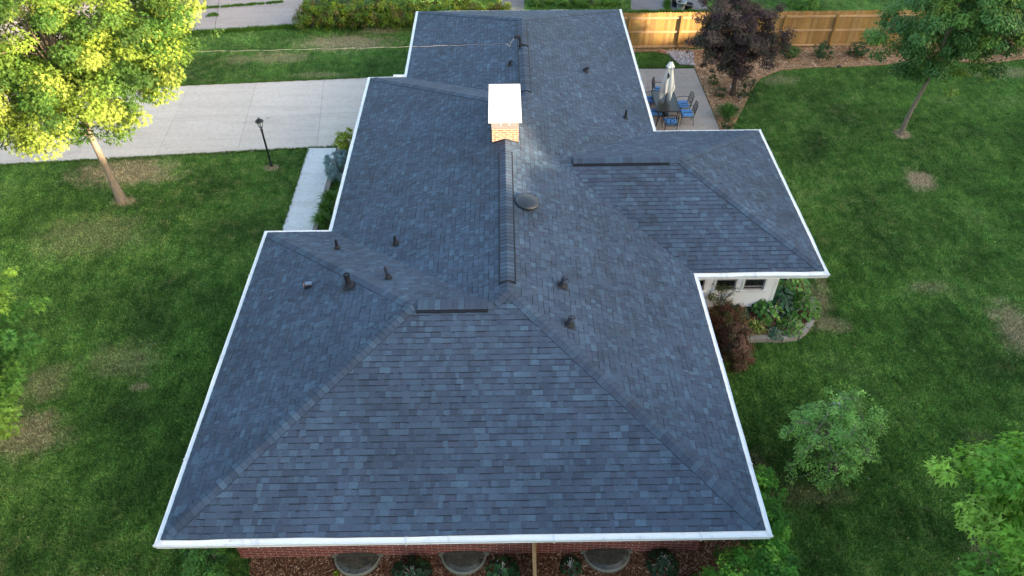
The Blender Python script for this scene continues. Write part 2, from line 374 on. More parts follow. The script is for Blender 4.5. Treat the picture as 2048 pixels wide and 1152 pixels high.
# beds
def chips(m, poly, n, cols, z=.03, L=.05, W=.014):
    xs = [p[0] for p in poly]; ys = [p[1] for p in poly]
    def inside(x, y):
        r = False; j = len(poly)-1
        for i in range(len(poly)):
            if (poly[i][1] > y) != (poly[j][1] > y) and x < (poly[j][0]-poly[i][0])*(y-poly[i][1])/(poly[j][1]-poly[i][1])+poly[i][0]: r = not r
            j = i
        return r
    for _ in range(n):
        x, y = random.uniform(min(xs), max(xs)), random.uniform(min(ys), max(ys))
        if not inside(x, y): continue
        t = random.uniform(0, 6.28); l = L*random.uniform(.4, 1.5); ww = W*random.uniform(.5, 1.6)
        dx, dy = math.cos(t)*l, math.sin(t)*l; ex, ey = -math.sin(t)*ww, math.cos(t)*ww; za, zb = z+random.uniform(.0, .03), z+random.uniform(0, .035)
        c = random.choice(cols); k = random.uniform(.6, 1.3); c = tuple(v*k for v in c)
        m.face([(x-dx-ex, y-dy-ey, za), (x+dx-ex, y+dy-ey, zb), (x+dx+ex, y+dy+ey, zb+.008), (x-dx+ex, y-dy+ey, za+.008)], 1, c)
def bed(name, poly, z, mat, n, cols, **kw):
    m = MB(); P = [(p[0], p[1]) for p in poly]
    m.face([(x, y, z) for x, y in P]); 
    for i in range(len(P)):
        a, b = P[i], P[(i+1) % len(P)]; m.face([(a[0], a[1], 0), (b[0], b[1], 0), (b[0], b[1], z), (a[0], a[1], z)])
    chips(m, P, n, cols, z=z+.002, **kw)
    o = m.build(name, [mat, M_CHIP]); o['kind'] = 'structure'; return o
RED = [(.14, .06, .033), (.22, .11, .06), (.09, .04, .022), (.38, .24, .15)]
TAN = [(.46, .29, .17), (.36, .21, .11), (.60, .42, .27), (.26, .14, .07)]
bed('front_mulch_bed', [(-5.6, 5.5), (5.7, 5.5), (5.9, 8.6), (-6.2, 8.6)], .03, M_MULCH, 42000, RED, L=.035, W=.009)
fb = [at(1235, 100), at(1395, 100), at(1420, 98), at(2300, 88), at(2300, 120), at(2048, 118), at(1980, 128), at(1850, 120), at(1760, 131), at(1700, 134), at(1620, 136),
      at(1560, 141), at(1520, 158), at(1500, 185), at(1492, 205), at(1478, 232), at(1462, 262), at(1441, 262), at(1390, 138), at(1385, 122), at(1345, 112), at(1310, 104), at(1235, 106)]
fb = fb[:1]+[p for p in fb[1:]]
fbp = [(p.x, p.y) for p in fb]; fbp[0] = (fbp[0][0], 34.36); 
bed('fence_mulch_bed', fbp[::-1][::-1], .035, M_MULCH2, 26000, TAN, L=.06, W=.018)
gp = [at(1330, 104), at(1386, 104), at(1388, 133), at(1360, 131), at(1345, 118)]
bed('gravel_patch', [(p.x, p.y) for p in gp], .045, M_GRAVEL, 2500, [(.36, .33, .32), (.5, .47, .46), (.2, .18, .17), (.62, .62, .66)], L=.03, W=.02)
bed('entry_mulch_bed', [(-6.0, 18.55), (-4.5, 18.55), (-4.45, 26.0), (-5.55, 26.0)], .05, M_MULCH, 3500, RED)

# ------------------------------------------------------------------ house
K = 1.435; EZ = 2.5; SL = .36; OV = .95
xL1, xL2, xL3, xR1, xR2 = -7.314, -5.374, -3.946, 5.444, 9.190
y0, y1, y2, y3, ya, yb = 7.400, 17.565, 27.09, 33.205, 15.275, 22.93
D1 = (y1-y0)/2; mm = (xR1-xL2)/2; fm = (xR1-xL3)/2; ww = (yb-ya)/2; xm = xR1-mm; xf = xR1-fm; ym = (ya+yb)/2
RECTS = [(xL1, xR1, y0, y1), (xL2, xR1, y0, y2), (xL3, xR1, y0, y3), (xR1-2*ww, xR2, ya, yb)]
def roofz(x, y): return EZ+SL*max(min(x-a, b-x, y-c, d-y) for a, b, c, d in RECTS)
V2 = lambda x, y: Vector((x, y))
A, B, I_, J, Kc, L_, H_, G_, F_, E_, D_, C_ = [V2(*p) for p in ((xL1, y0), (xR1, y0), (xR1, ya), (xR2, ya), (xR2, yb), (xR1, yb), (xR1, y3), (xL3, y3), (xL3, y2), (xL2, y2), (xL2, y1), (xL1, y1))]
OUT = [A, B, I_, J, Kc, L_, H_, G_, F_, E_, D_, C_]
P1 = V2(xL1+D1, y0+D1); Q_ = V2(xL2+D1, y0+D1); P2 = V2(xm, y0+mm); P3 = V2(xm, y2-mm); Vv = V2(xf, y2-fm); P4 = V2(xf, y3-fm)
X_ = V2(xR2-ww, ym); W_ = V2(xR1-ww, ym)
def inset(poly, d):
    r = []
    for i, p in enumerate(poly):
        a = (p-poly[i-1]).normalized(); b = (poly[(i+1) % len(poly)]-p).normalized()
        r.append(p+V2(-a.y, a.x)*d+V2(-b.y, b.x)*d)
    return r
house = empty('ranch_house', (0, 20, 0), 0, 'long low brick ranch house with dark slate shingle hip roof and white gutters', 'house')
house_inv = Matrix.Translation((0, -20, 0))
def hp(o): o.parent = house; o.matrix_parent_inverse = house_inv; return o
WP = inset(OUT, OV)
bw = MB(); sw = MB()
for i in range(12):
    a, b = WP[i], WP[(i+1) % 12]
    if i in (2, 3, 4): continue
    bw.face([(a.x, a.y, -.1), (b.x, b.y, -.1), (b.x, b.y, EZ-.12), (a.x, a.y, EZ-.12)])
hp(bw.build('brick_wall', M_BRICK))
# lap siding on the right-hand wing, with window holes in its front
def onwall(px, py, y): p = atY(px, py, y); return p.x, p.z
wy = ya+OV
wins = [(5.50, 6.02), (6.36, 6.98), (7.23, 7.86)]; zs, zt = 1.03, 2.20
def lap(m, p, q, zb, zt_, skip=()):
    n = (q-p).normalized(); nn = V2(n.y, -n.x); Ls = (q-p).length; z = zb
    while z < zt_-.01:
        h = min(.11, zt_-z); spans = [(0, Ls)]
        for s0, s1, za, zc in skip:
            if z+h > za+.001 and z < zc-.001:
                ns = []
                for a, b in spans:
                    if s0 > a: ns.append((a, min(b, s0)))
                    if s1 < b: ns.append((max(a, s1), b))
                spans = [s for s in ns if s[1]-s[0] > .01]
        for a, b in spans:
            pa, pb = p+n*a, p+n*b; o = nn*.014
            m.face([(*(pa+o), z), (*(pb+o), z), (*(pb), z+h), (*(pa), z+h)])
            m.face([(*(pa), z), (*(pb), z), (*(pb+o), z), (*(pa+o), z)])
        z += h
lap(sw, WP[2], WP[3], .32, EZ-.12, [(a-.06-WP[2].x, b+.06-WP[2].x, zs-.05, zt+.05) for a, b in wins])
lap(sw, WP[3], WP[4], .32, EZ-.12); lap(sw, WP[4], WP[5], .32, EZ-.12)
sw.box((WP[3].x-.07, WP[3].y-.02, .32), (WP[3].x+.02, WP[3].y+.07, EZ-.12))
hp(sw.build('siding_wall', M_SIDING))
fd = MB()
fd.box((WP[2].x, wy+.02, -.1), (WP[3].x-.02, wy+.14, .33)); fd.box((WP[3].x-.14, wy+.02, -.1), (WP[3].x-.021, WP[4].y-.02, .33))
hp(fd.build('foundation', M_STONE))
for (a, b) in wins:
    wr = hp(MB.build((lambda m: (m.box((a-.06, wy-.035, zt), (b+.06, wy+.03, zt+.07)), m.box((a-.06, wy-.03, zs), (a, wy+.03, zt)),
        m.box((b, wy-.03, zs), (b+.06, wy+.03, zt)), m.box((a-.09, wy-.07, zs-.05), (b+.09, wy+.03, zs)), m)[-1])(MB()), 'window', M_WHITE))
    m = MB(); g = (a+b)/2
    m.box((a, wy+.0, zs), (b, wy+.028, zs+.05)); m.box((a, wy+.0, zs+.42), (b, wy+.028, zs+.47)); m.box((a, wy+.0, zt-.05), (b, wy+.028, zt))
    m.box((a, wy+.002, zs+.05), (a+.035, wy+.026, zt-.05)); m.box((b-.035, wy+.002, zs+.05), (b, wy+.026, zt-.05))
    m.box((a+.035, wy+.004, zs+.13), (b-.035, wy+.02, zs+.16))
    o = m.build('sash', simple('grey_sash', (.34, .33, .32), .4), wr)
    m = MB(); m.box((a+.03, wy+.03, zs+.03), (b-.03, wy+.036, zt-.03)); m.build('pane', M_GLASS, wr)
# soffit and gutters
m = MB(); so1 = inset(OUT, .02)
m.face([(p.x, p.y, EZ-.125) for p in so1][::-1])
hp(m.build('soffit', M_WHITE))
g = MB(); prof_g = ((.03, EZ-.13), (.0, EZ-.02), (.0, EZ+.004), (.012, EZ+.006), (.035, EZ-.006), (.125, EZ+.028))
insets = {d_: inset(OUT, d_) for d_, _ in prof_g}
for i in range(12):
    j = (i+1) % 12; n = max(1, round((OUT[j]-OUT[i]).length/.75)); dd = (OUT[j]-OUT[i]).normalized(); nn = V2(-dd.y, dd.x)
    wv = [0]+[random.gauss(0, .0045) for _ in range(n-1)]+[0]; wz = [0]+[random.gauss(0, .004) for _ in range(n-1)]+[0]; wi = [0]+[random.gauss(0, .009) for _ in range(n-1)]+[0]
    rows = []
    for a, (d_, z) in enumerate(prof_g):
        P_, Q__ = insets[d_][i], insets[d_][j]
        rows.append([(*(P_.lerp(Q__, k/n)+nn*(wv[k]+(wi[k] if a == 5 else 0))), z+wz[k]+(abs(wi[k])*.4 if a == 5 else 0)) for k in range(n+1)])
    for a in range(5):
        for k in range(n): g.face([rows[a][k], rows[a][k+1], rows[a+1][k+1], rows[a+1][k]])
    Ls = (OUT[j]-OUT[i]).length; k = 1.5+random.random()
    while k < Ls-.5:
        a = OUT[i]+dd*k; b = a+dd*.035
        for (ia, za), (ib, zb_) in (((-.012, EZ-.10), (-.012, EZ+.014)), ((-.012, EZ+.014), (.125, EZ+.042))):
            p, q = a+nn*ia, b+nn*ia; r, s = b+nn*ib, a+nn*ib
            g.face([(p.x, p.y, za), (q.x, q.y, za), (r.x, r.y, zb_), (s.x, s.y, zb_)], 1)
        k += 3.05
for p in (A, B, J, Kc, G_, H_):          # mitre strips on the corners
    c = p; s = V2(1 if p.x < 0 else -1, 1 if p in (A, B, J) else -1); t = V2(-s.y, s.x)*.018
    q = c+s*.125
    g.face([(c.x-t.x, c.y-t.y, EZ+.012), (c.x+t.x, c.y+t.y, EZ+.012), (q.x+t.x, q.y+t.y, EZ+.034), (q.x-t.x, q.y-t.y, EZ+.034)], 1)
hp(g.build('gutter', [M_WHITE, simple('gutter_seam', (.66, .68, .70), .4)]))
m = MB(); m.box((xL3-.42, y2+.0+.005, EZ-.10), (xL3+.02, y2+.10, EZ+.05)); m.box((xL3-.45, y2+.03, .1), (xL3-.37, y2+.09, EZ-.1))
hp(m.build('downspout', M_WHITE))

# shingles: every tab is a small raised piece with its own tone
def clip(poly, n, d):       # keep n.p<=d
    r = []
    for i in range(len(poly)):
        a, b = poly[i], poly[(i+1) % len(poly)]; fa = a[0]*n[0]+a[1]*n[1]-d; fb_ = b[0]*n[0]+b[1]*n[1]-d
        if fa <= 0: r.append(a)
        if (fa < 0) != (fb_ < 0) and fa != fb_:
            t = fa/(fa-fb_); r.append((a[0]+(b[0]-a[0])*t, a[1]+(b[1]-a[1])*t))
    return r
TONES = [((.043, .064, .094), 5), ((.048, .073, .106), 4), ((.054, .085, .121), 3), ((.035, .050, .075), 3.5), ((.043, .059, .088), 3), ((.061, .098, .136), 1.3), ((.045, .057, .083), 1.5)]
TC = [tuple(m_+(v-m_)*.9 for v, m_ in zip(t[0], (.046, .069, .100))) for t in TONES]; TW = [t[1] for t in TONES]
rf = MB(); EXP = .1435
def tones(last=[None]):
    c = random.choices(TC, TW)[0]; k = random.uniform(1., 1.16); c = (c[0]*.96, c[1], c[2]*1.06); return tuple(v*k for v in c)
def roof_face(poly, e0, e1):            # e0->e1 eave direction, CCW
    d = (e1-e0).normalized(); nrm = V2(-d.y, d.x); cs = 1/math.sqrt(1+SL*SL)
    uv = [((p-e0).dot(d), (p-e0).dot(nrm)/cs) for p in poly]
    uv = clip(uv, (0, -1), -.125/cs)
    N3 = Vector((-nrm.x*SL, -nrm.y*SL, 1)).normalized()
    def W3(u, v, o): p = e0+d*u+nrm*(v*cs); return Vector((p.x, p.y, EZ+SL*v*cs))+N3*o
    rf.face([W3(u, v, -.006) for u, v in uv], 0, (.045, .057, .075))
    umin, umax = min(p[0] for p in uv), max(p[0] for p in uv); vmax = max(p[1] for p in uv)
    v = .105; row = 0
    while v < vmax:
        v1_ = v+EXP; band = clip(clip(uv, (0, -1), -v), (0, 1), v1_)
        if len(band) > 2:
            b0_, b1_ = min(p[0] for p in band), max(p[0] for p in band)
            u = b0_-random.uniform(0, .3); hi = random.random() < .5; wob = random.uniform(-.002, .002)
            while u < b1_:
                hi = not hi if random.random() < .85 else hi
                wd = random.choice((.07, .09, .12, .15, .19, .24)) if hi else random.choice((.08, .10, .14, .18, .25))
                t = clip(clip(band, (-1, 0), -u), (1, 0), u+wd-.0015)
                if len(t) > 2:
                    lo_, up_ = (.0135, .004) if hi else (.0085, .0015)
                    c = tones(); 
                    top = [W3(a, b, lo_+(up_-lo_)*min(1, max(0, (b-v)/EXP))+wob) for a, b in t]
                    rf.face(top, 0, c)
                    bh_ = random.choice((.0, .0, .012, .016, .022, .028)) * (1 if hi else .8)     # darker band painting the next course's butt shadow into the tone
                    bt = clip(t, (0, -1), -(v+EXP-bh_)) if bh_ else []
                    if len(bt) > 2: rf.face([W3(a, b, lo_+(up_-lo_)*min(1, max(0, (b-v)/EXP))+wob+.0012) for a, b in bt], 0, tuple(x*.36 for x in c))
                    for q in range(len(t)):
                        p_, r_ = t[q], t[(q+1) % len(t)]
                        if abs(p_[1]-r_[1]) < 1e-5 and abs(p_[1]-v) < 1e-4 or (abs(p_[0]-r_[0]) < 1e-5 and hi):
                            rf.face([W3(*p_, -.004), W3(*r_, -.004), top[(q+1) % len(t)], top[q]], 0, (.012, .013, .016))
                u += wd
        v = v1_; row += 1
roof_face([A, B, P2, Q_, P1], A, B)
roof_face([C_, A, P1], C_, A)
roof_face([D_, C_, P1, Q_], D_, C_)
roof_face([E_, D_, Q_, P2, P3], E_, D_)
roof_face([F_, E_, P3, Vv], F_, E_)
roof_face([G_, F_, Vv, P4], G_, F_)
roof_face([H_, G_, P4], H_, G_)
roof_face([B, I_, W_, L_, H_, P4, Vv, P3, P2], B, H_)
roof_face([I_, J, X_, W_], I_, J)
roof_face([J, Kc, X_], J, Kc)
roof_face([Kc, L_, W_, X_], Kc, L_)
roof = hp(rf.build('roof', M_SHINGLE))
def sub(name, m, mats, smooth=False): return m.build(name, mats, roof, smooth)
def ridge_pt(p, s, off, lift): q = p+s*off; return Vector((q.x, q.y, roofz(q.x, q.y)+lift))
def caps(m, p, q, hw=.15, base=0., ex=.14, start=.0, end=0.):     # from the low end p to the high end q
    d = q-p; Ls = d.length; d.normalize(); s = V2(-d.y, d.x); k = start
    while k < Ls-end-.02:
        a = p+d*k; b = p+d*min(k+ex+.01, Ls-end); c = tones(); c = tuple(v*.96 for v in c); lo, hi = base+.024, base+.015
        sk = random.uniform(-.01, .01)
        top = []
        for w_ in (-hw, -hw*.45, 0, hw*.45, hw):
            ez = .008*(1-abs(w_)/hw)
            r = []
            for (o, lf) in ((a, lo), (b, hi)):
                e = o+s*w_; ctr = roofz(o.x, o.y)
                z = roofz(e.x, e.y) if base == 0 else ctr-abs(w_)*.36*(.75)
                r.append(Vector((e.x, e.y, z+lf+ez)))
            top.append(r)
        for i in range(4):
            m.face([top[i][0], top[i+1][0], top[i+1][1], top[i][1]][::-1], 0, c)
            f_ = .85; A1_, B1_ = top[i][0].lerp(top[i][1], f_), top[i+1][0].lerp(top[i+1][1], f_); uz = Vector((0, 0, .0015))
            m.face([A1_+uz, B1_+uz, top[i+1][1]+uz, top[i][1]+uz][::-1], 0, tuple(x*.68 for x in c))  # dark upper end paints in the shadow of the next cap
        for i in range(4):
            A_, B_ = top[i][0], top[i+1][0]; dn = Vector((0, 0, -.03)); m.face([A_, B_, B_+dn, A_+dn], 0, (.022, .028, .038))
        for e in (0, 4):
            A_, B_ = top[e]; dn = Vector((0, 0, -.024)); m.face([A_, B_, B_+dn, A_+dn], 0, (.012, .013, .016))
        k += ex
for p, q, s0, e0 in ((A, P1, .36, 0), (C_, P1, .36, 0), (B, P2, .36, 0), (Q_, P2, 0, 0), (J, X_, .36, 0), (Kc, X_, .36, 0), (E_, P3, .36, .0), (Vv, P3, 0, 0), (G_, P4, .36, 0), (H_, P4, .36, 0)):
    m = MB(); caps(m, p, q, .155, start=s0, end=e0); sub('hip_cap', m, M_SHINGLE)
def vent(p, q):         # ridge vent: black louvre strip under raised cap shingles
    m = MB(); caps(m, p, q, .175, base=.028); sub('ridge_vent', m, M_SHINGLE)
    b = MB(); d = (q-p).normalized(); s = V2(-d.y, d.x); top = []
    for w_ in (-.215, -.09, 0, .09, .215):
        r = []
        for o in (p-d*.01, q+d*.01): e = o+s*w_; r.append(Vector((e.x, e.y, roofz(o.x, o.y)-abs(w_)*.27+.022)))
        top.append(r)
    for i in range(4): b.face([top[i][0], top[i+1][0], top[i+1][1], top[i][1]])
    for e in (0, 4): A_, B_ = top[e]; dn = Vector((0, 0, -.045)); b.face([A_, B_, B_+dn, A_+dn])
    for e in (0, 1): b.face([t[e] for t in top]+[t[e]-Vector((0, 0, .05)) for t in top[::-1]])
    sub('ridge_vent_base', b, M_RUBBER)
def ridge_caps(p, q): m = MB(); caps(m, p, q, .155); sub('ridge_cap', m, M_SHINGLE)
def rdepth(px, py, z): return at(px, py, z)
yv0, yv1 = at(1014, 560, 4.5).y, at(1014, 300, 4.5).y
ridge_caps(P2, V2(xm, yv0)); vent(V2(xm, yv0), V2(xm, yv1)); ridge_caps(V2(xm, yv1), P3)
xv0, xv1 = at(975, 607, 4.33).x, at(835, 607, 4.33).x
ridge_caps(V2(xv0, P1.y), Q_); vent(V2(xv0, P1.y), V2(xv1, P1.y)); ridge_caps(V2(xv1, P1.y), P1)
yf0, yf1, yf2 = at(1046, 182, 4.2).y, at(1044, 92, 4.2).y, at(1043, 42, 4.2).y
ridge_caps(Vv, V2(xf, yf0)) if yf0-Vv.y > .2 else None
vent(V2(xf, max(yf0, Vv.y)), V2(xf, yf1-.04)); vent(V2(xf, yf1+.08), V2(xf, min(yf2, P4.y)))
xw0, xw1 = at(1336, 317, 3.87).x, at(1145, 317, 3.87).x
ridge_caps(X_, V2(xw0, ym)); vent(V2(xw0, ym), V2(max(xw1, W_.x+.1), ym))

def roofhit(px, py):
    d = ray(px, py).normalized(); o = Vector((0, 0, CAMZ)); t = 5.
    while t < 80:
        p = o+d*t
        ok = any(a < p.x < b and c < p.y < e for a, b, c, e in RECTS)
        if ok and p.z <= roofz(p.x, p.y): return p
        t += .01
    return p
def pipe(px, py, r, h, top='open', mat=None, lean=(0, 0), name='vent_pipe'):
    p = roofhit(px, py); m = MB(); z = p.z; gx = (roofz(p.x+.05, p.y)-roofz(p.x-.05, p.y))/.1; gy = (roofz(p.x, p.y+.05)-roofz(p.x, p.y-.05))/.1
    R = r*2.6                                                # flashing plate and boot follow the slope
    m.face([(p.x+a*R, p.y+b*R*1.1, z+gx*a*R+gy*b*R*1.1+.02) for a, b in ((-1, -1), (1, -1), (1, 1), (-1, 1))], 2)
    n = 16; prev = None
    for rr, hh in ((r*2.1, .022), (r*2.0, .045), (r*1.35, .085), (r*1.2, .12), (r, .13)):
        ring = [(p.x+rr*math.cos(6.283*k/n), p.y+rr*math.sin(6.283*k/n), z+hh+(gx*rr*math.cos(6.283*k/n)+gy*rr*math.sin(6.283*k/n))) for k in range(n)]
        if prev:
            for k in range(n): m.face([prev[k], prev[(k+1) % n], ring[(k+1) % n], ring[k]], 0)
        prev = ring
    T = (p.x+lean[0], p.y+lean[1], z+h)
    m.tube([(p.x, p.y, z-.05), (p.x+lean[0]*.5, p.y+lean[1]*.5, z+h*.5), T], r, 14, 1, cap=False)
    m.tube([(T[0], T[1], T[2]-.03), T], r*.82, 14, 0); m.tube([(p.x, p.y, z+h-.0301), (T[0], T[1], T[2]+.004)], r*1.03, 14, 1, cap=False)
    if top == 'elbow':
        m.tube([T, (T[0]+.01, T[1]-.01, T[2]+.04), (T[0]+.05, T[1]-.02, T[2]+.075), (T[0]+.12, T[1]-.02, T[2]+.07)], [r*1.05, r*1.15, r*1.15, r*1.05], 12, 1)
    o = sub(name, m, [M_RUBBER, mat or M_RUBBER, M_SHINGLEDARK], False); return o
M_SHINGLEDARK = simple('flashing_metal', (.024, .03, .042), .6, .35)
for a in ((675, 497, .042, .30), (791, 488, .045, .26), (777, 556, .042, .36, 'open', M_GREYPIPE, (-.05, 0)), (698, 573, .075, .42),
          (1125, 572, .055, .22, 'elbow', M_GREYPIPE), (1139, 650, .055, .22, 'elbow', M_GREYPIPE), (1251, 236, .04, .30), (1171, 143, .05, .07, 'elbow'), (1019, 131, .035, .10, 'elbow')):
    pipe(*a)
# small bracket box left of the pipes, with blue lid and orange side
p = roofhit(617, 574); m = MB()
m.box((p.x-.10, p.y-.07, p.z-.03), (p.x+.10, p.y+.09, p.z+.07), 0, rz=.15, org=p.xy); m.box((p.x-.075, p.y-.02, p.z+.0705), (p.x+.10, p.y+.085, p.z+.12), 1, rz=.15, org=p.xy)
m.box((p.x-.112, p.y-.02, p.z+.02), (p.x-.101, p.y+.06, p.z+.10), 2, rz=.15, org=p.xy)
sub('roof_box_vent', m, [M_RUBBER, simple('blue_grey_metal', (.16, .20, .28), .3, .5, .3), simple('orange_plastic', (.65, .25, .05), .5)])
# powered attic fan: flattened dome on a low collar
p = roofhit(1055, 412); m = MB(); q = N('fan_dome_metal'); M_FAN = q.base(q.ramp(q.noise(3, 3), [(.3, (.028, .034, .044)), (.7, (.04, .05, .062))]), .4, .5, .2)
n = 32; cx, cy, cz = p.x, p.y+.05, p.z+.10
m.lathe([(.24, -.22), (.24, .0)], 24, (cx, cy, cz), 1)
tilt = Matrix.Rotation(math.radians(10), 3, 'Y')
b0v = len(m.v); m.lathe([(.30, -.035), (.345, -.03), (.35, -.005), (.34, .02), (.30, .05), (.22, .08), (.10, .10), (.02, .104)], n, (0, 0, 0), 0)
for i in range(b0v, len(m.v)): v = tilt@Vector(m.v[i]); m.v[i] = (v.x+cx, v.y+cy, v.z+cz+.02)
sub('attic_fan', m, [M_FAN, M_RUBBER], True)
# service mast, weatherhead and conduit
p = roofhit(1040, 100); m = MB(); mz = p.z
m.tube([(p.x, p.y, mz-.1), (p.x, p.y, mz+.42)], .035, 10, 0); m.tube([(p.x, p.y, mz+.40), (p.x-.02, p.y, mz+.5), (p.x-.14, p.y, mz+.53), (p.x-.2, p.y, mz+.46)], [.05, .065, .06, .045], 10, 0)
m.lathe([(.11, 0), (.10, .04), (.05, .09), (.04, .1)], 12, (p.x, p.y, mz-.02), 0)
m.tube([(p.x-.2, p.y, mz+.46), (p.x-.33, p.y-.05, mz+.34), (p.x-.36, p.y-.08, mz+.18), (p.x-.5, p.y-.02, mz+.26)], .013, 6, 1)
m.tube([(p.x-.22, p.y, mz+.47), (p.x-.4, p.y+.1, mz+.42), (p.x-.5, p.y-.02, mz+.27)], .01, 6, 0)
m.tube([(p.x+.0, p.y, mz+.3), (p.x+.25, p.y+.12, mz-.05)], .014, 6, 0)
sub('service_mast', m, [M_RUBBER, M_GALV]); MAST = Vector((p.x-.5, p.y-.02, mz+.26))
# chimney
chx, chy, chw, chl, chz = .035, 19.42, .80, 1.95, 5.19
m = MB(); m.box((chx-chw/2, chy, 3.6), (chx+chw/2, chy+chl, chz-.36)); ch = hp(m.build('chimney', M_CHBRICK))
m = MB(); m.box((chx-chw/2-.012, chy-.012, chz-.36), (chx+chw/2+.012, chy+chl+.012, chz-.17))
m.build('crown', concrete('chimney_crown', (.24, .215, .22), .25, 3), ch)  # crown grey darkened to carry the shadow band under the cap
m = MB(); m.box((chx-chw/2+.10, chy+.12, chz-.17), (chx+chw/2-.1, chy+chl-.12, chz-.05)); m.build('flue', M_RUBBER, ch)
m = MB()
for sx in (-.13, .13):
    for yy in (-.016,): m.box((chx+sx-.012, chy+yy-.006, chz-.24), (chx+sx+.012, chy+yy+.008, chz-.05))
m.box((chx-.1, chy+.02, chz-.10), (chx+.12, chy+.10, chz-.06)); m.build('bracket', M_WHITE, ch)
m = MB(); x0, x1, yy0, yy1 = chx-.495, chx+.495, chy-.17, chy+chl+.10
m.box((x0, yy0, chz-.012), (x1, yy1, chz)); m.box((x0+.006, yy0+.006, chz-.035), (x1-.006, yy1-.006, chz-.0125), 1); m.box((x0, yy0, chz-.06), (x1, yy1, chz-.0355))
m.build('cap', [simple('white_painted_plate', (.80, .79, .77), .45, .4, var=.05, scale=1.3), M_RUBBER], ch)
m = MB()                     # step flashing round the base
for sx in (-1, 1):
    for k in range(9):
        yy = chy+k*.22; xx = chx+sx*(chw/2+.004); zz = roofz(xx, yy+.1)
        m.box((xx-.003, yy, zz-.05), (xx+.003, yy+.2, zz+.07))
m.face([(chx-chw/2, chy-.006, roofz(chx-chw/2, chy)-.02), (chx, chy-.006, roofz(chx, chy)-.02), (chx, chy-.006, roofz(chx, chy)+.05), (chx-chw/2, chy-.006, roofz(chx-chw/2, chy)+.05)])
m.face([(chx, chy-.006, roofz(chx, chy)-.02), (chx+chw/2, chy-.006, roofz(chx+chw/2, chy)-.02), (chx+chw/2, chy-.006, roofz(chx+chw/2, chy)+.05), (chx, chy-.006, roofz(chx, chy)+.05)])
m.build('flashing', M_SHINGLEDARK, ch)

# ------------------------------------------------------------------ overhead wire
m = MB(); T0 = MAST; T1 = at(385, 90, 5.3); dirw = (T1-T0); n = 700
for ph, mi, rr in ((0, 0, .0038), (math.pi, 1, .0042)):
    pts = []
    for i in range(n+1):
        t = i/n*2.6; q = T0+dirw*t; sag = -.25*math.sin(math.pi*min(1, t/2.6)); a = t*dirw.length*2*math.pi/1.1+ph
        pts.append((q.x, q.y+.0085*math.cos(a), q.z+sag+.0085*math.sin(a)))
    m.tube(pts, rr, 5, mi)
tag(m.build('overhead_wire', [M_GALV, M_BLACK]), 'thin twisted black and silver wire from the roof mast across the far left lawn', 'wire')

# ------------------------------------------------------------------ foliage tools
def reseed(label, loc=0):
    global RNG
    k = zlib.crc32((label+SEEDS.get(label[:14], '')).encode()); RNG = np.random.default_rng(k); random.seed(k)
SEEDS = {'large sunlit m': 'b', 'x': ''}
def leaf_tpl(kind):
    if kind == 'oval':
        v = [(0, 0, 0), (.28, .45, .06), (0, 1, -.05), (-.28, .45, .06)]; f = [(0, 1, 2, 3)]
    elif kind == 'blade':
        v = [(-.06, 0, 0), (.06, 0, 0), (.05, .6, .0), (-.05, .6, .0), (.01, 1, -.12), (-.01, 1, -.12)]; f = [(0, 1, 2, 3), (3, 2, 4, 5)]
    elif kind == 'hosta':
        v = [(0, 0, 0), (.30, .25, .09), (.36, .55, .05), (0, 1, -.16), (-.36, .55, .05), (-.30, .25, .09), (0, .5, -.02)]; f = [(0, 1, 2, 6), (6, 2, 3, 3), (0, 6, 4, 5), (6, 3, 4, 4)]
        v = [(0, 0, 0), (.34, .35, .09), (.30, .7, .0), (0, 1, -.18), (-.34, .35, .09), (-.30, .7, .0), (0, .5, -.04)]
        f = [(0, 1, 2, 6), (6, 2, 3, 5), (0, 6, 5, 4)]
    elif kind == 'maple':
        v = [(0, 0, 0), (.16, .3, .03), (0, .95, -.06), (-.16, .3, .03), (.52, .55, -.04), (.22, .16, .03), (-.52, .55, -.04), (-.22, .16, .03), (.5, .02, -.05), (-.5, .02, -.05)]
        f = [(0, 1, 2, 3), (0, 5, 4, 1), (0, 3, 6, 7), (0, 8, 5, 0), (0, 7, 9, 0)][:3]
    elif kind == 'needle':
        v = [(-.05, 0, 0), (.05, 0, 0), (.03, 1, 0), (-.03, 1, 0)]; f = [(0, 1, 2, 3)]
    return np.array(v, float), np.array(f)
def norm(a): return a/np.maximum(np.linalg.norm(a, axis=1, keepdims=True), 1e-9)
def leaves(P, Nn, size, kind, C, name, mat, parent, droop=None, follow=None):
    T, Fc = leaf_tpl(kind); n = len(P)
    Nn = norm(Nn); R = RNG.normal(size=(n, 3)) if follow is None else follow+RNG.normal(size=(n, 3))*.25
    Yd = norm(R-Nn*(R*Nn).sum(1, keepdims=True)); X = np.cross(Yd, Nn)
    sz = (size*RNG.uniform(.65, 1.25, n))[:, None, None]
    V = P[:, None, :]+sz*(T[None, :, 0:1]*X[:, None, :]+T[None, :, 1:2]*Yd[:, None, :]+T[None, :, 2:3]*Nn[:, None, :])
    k = len(T); idx = (np.arange(n)*k)[:, None, None]+Fc[None]
    Cc = np.repeat(C, len(Fc), axis=0)
    return npmesh(name, V.reshape(-1, 3), idx.reshape(-1, Fc.shape[1]), Cc, mat, parent)
def palette(n, cols, ids=None, spread=.18):
    cols = np.array(cols); m = int(ids.max())+1 if ids is not None else n
    base = cols[RNG.integers(0, len(cols), m)]*RNG.uniform(1-spread, 1+spread, (m, 1))
    c = base[ids] if ids is not None else base
    return c*RNG.uniform(.75, 1.25, (n, 1))
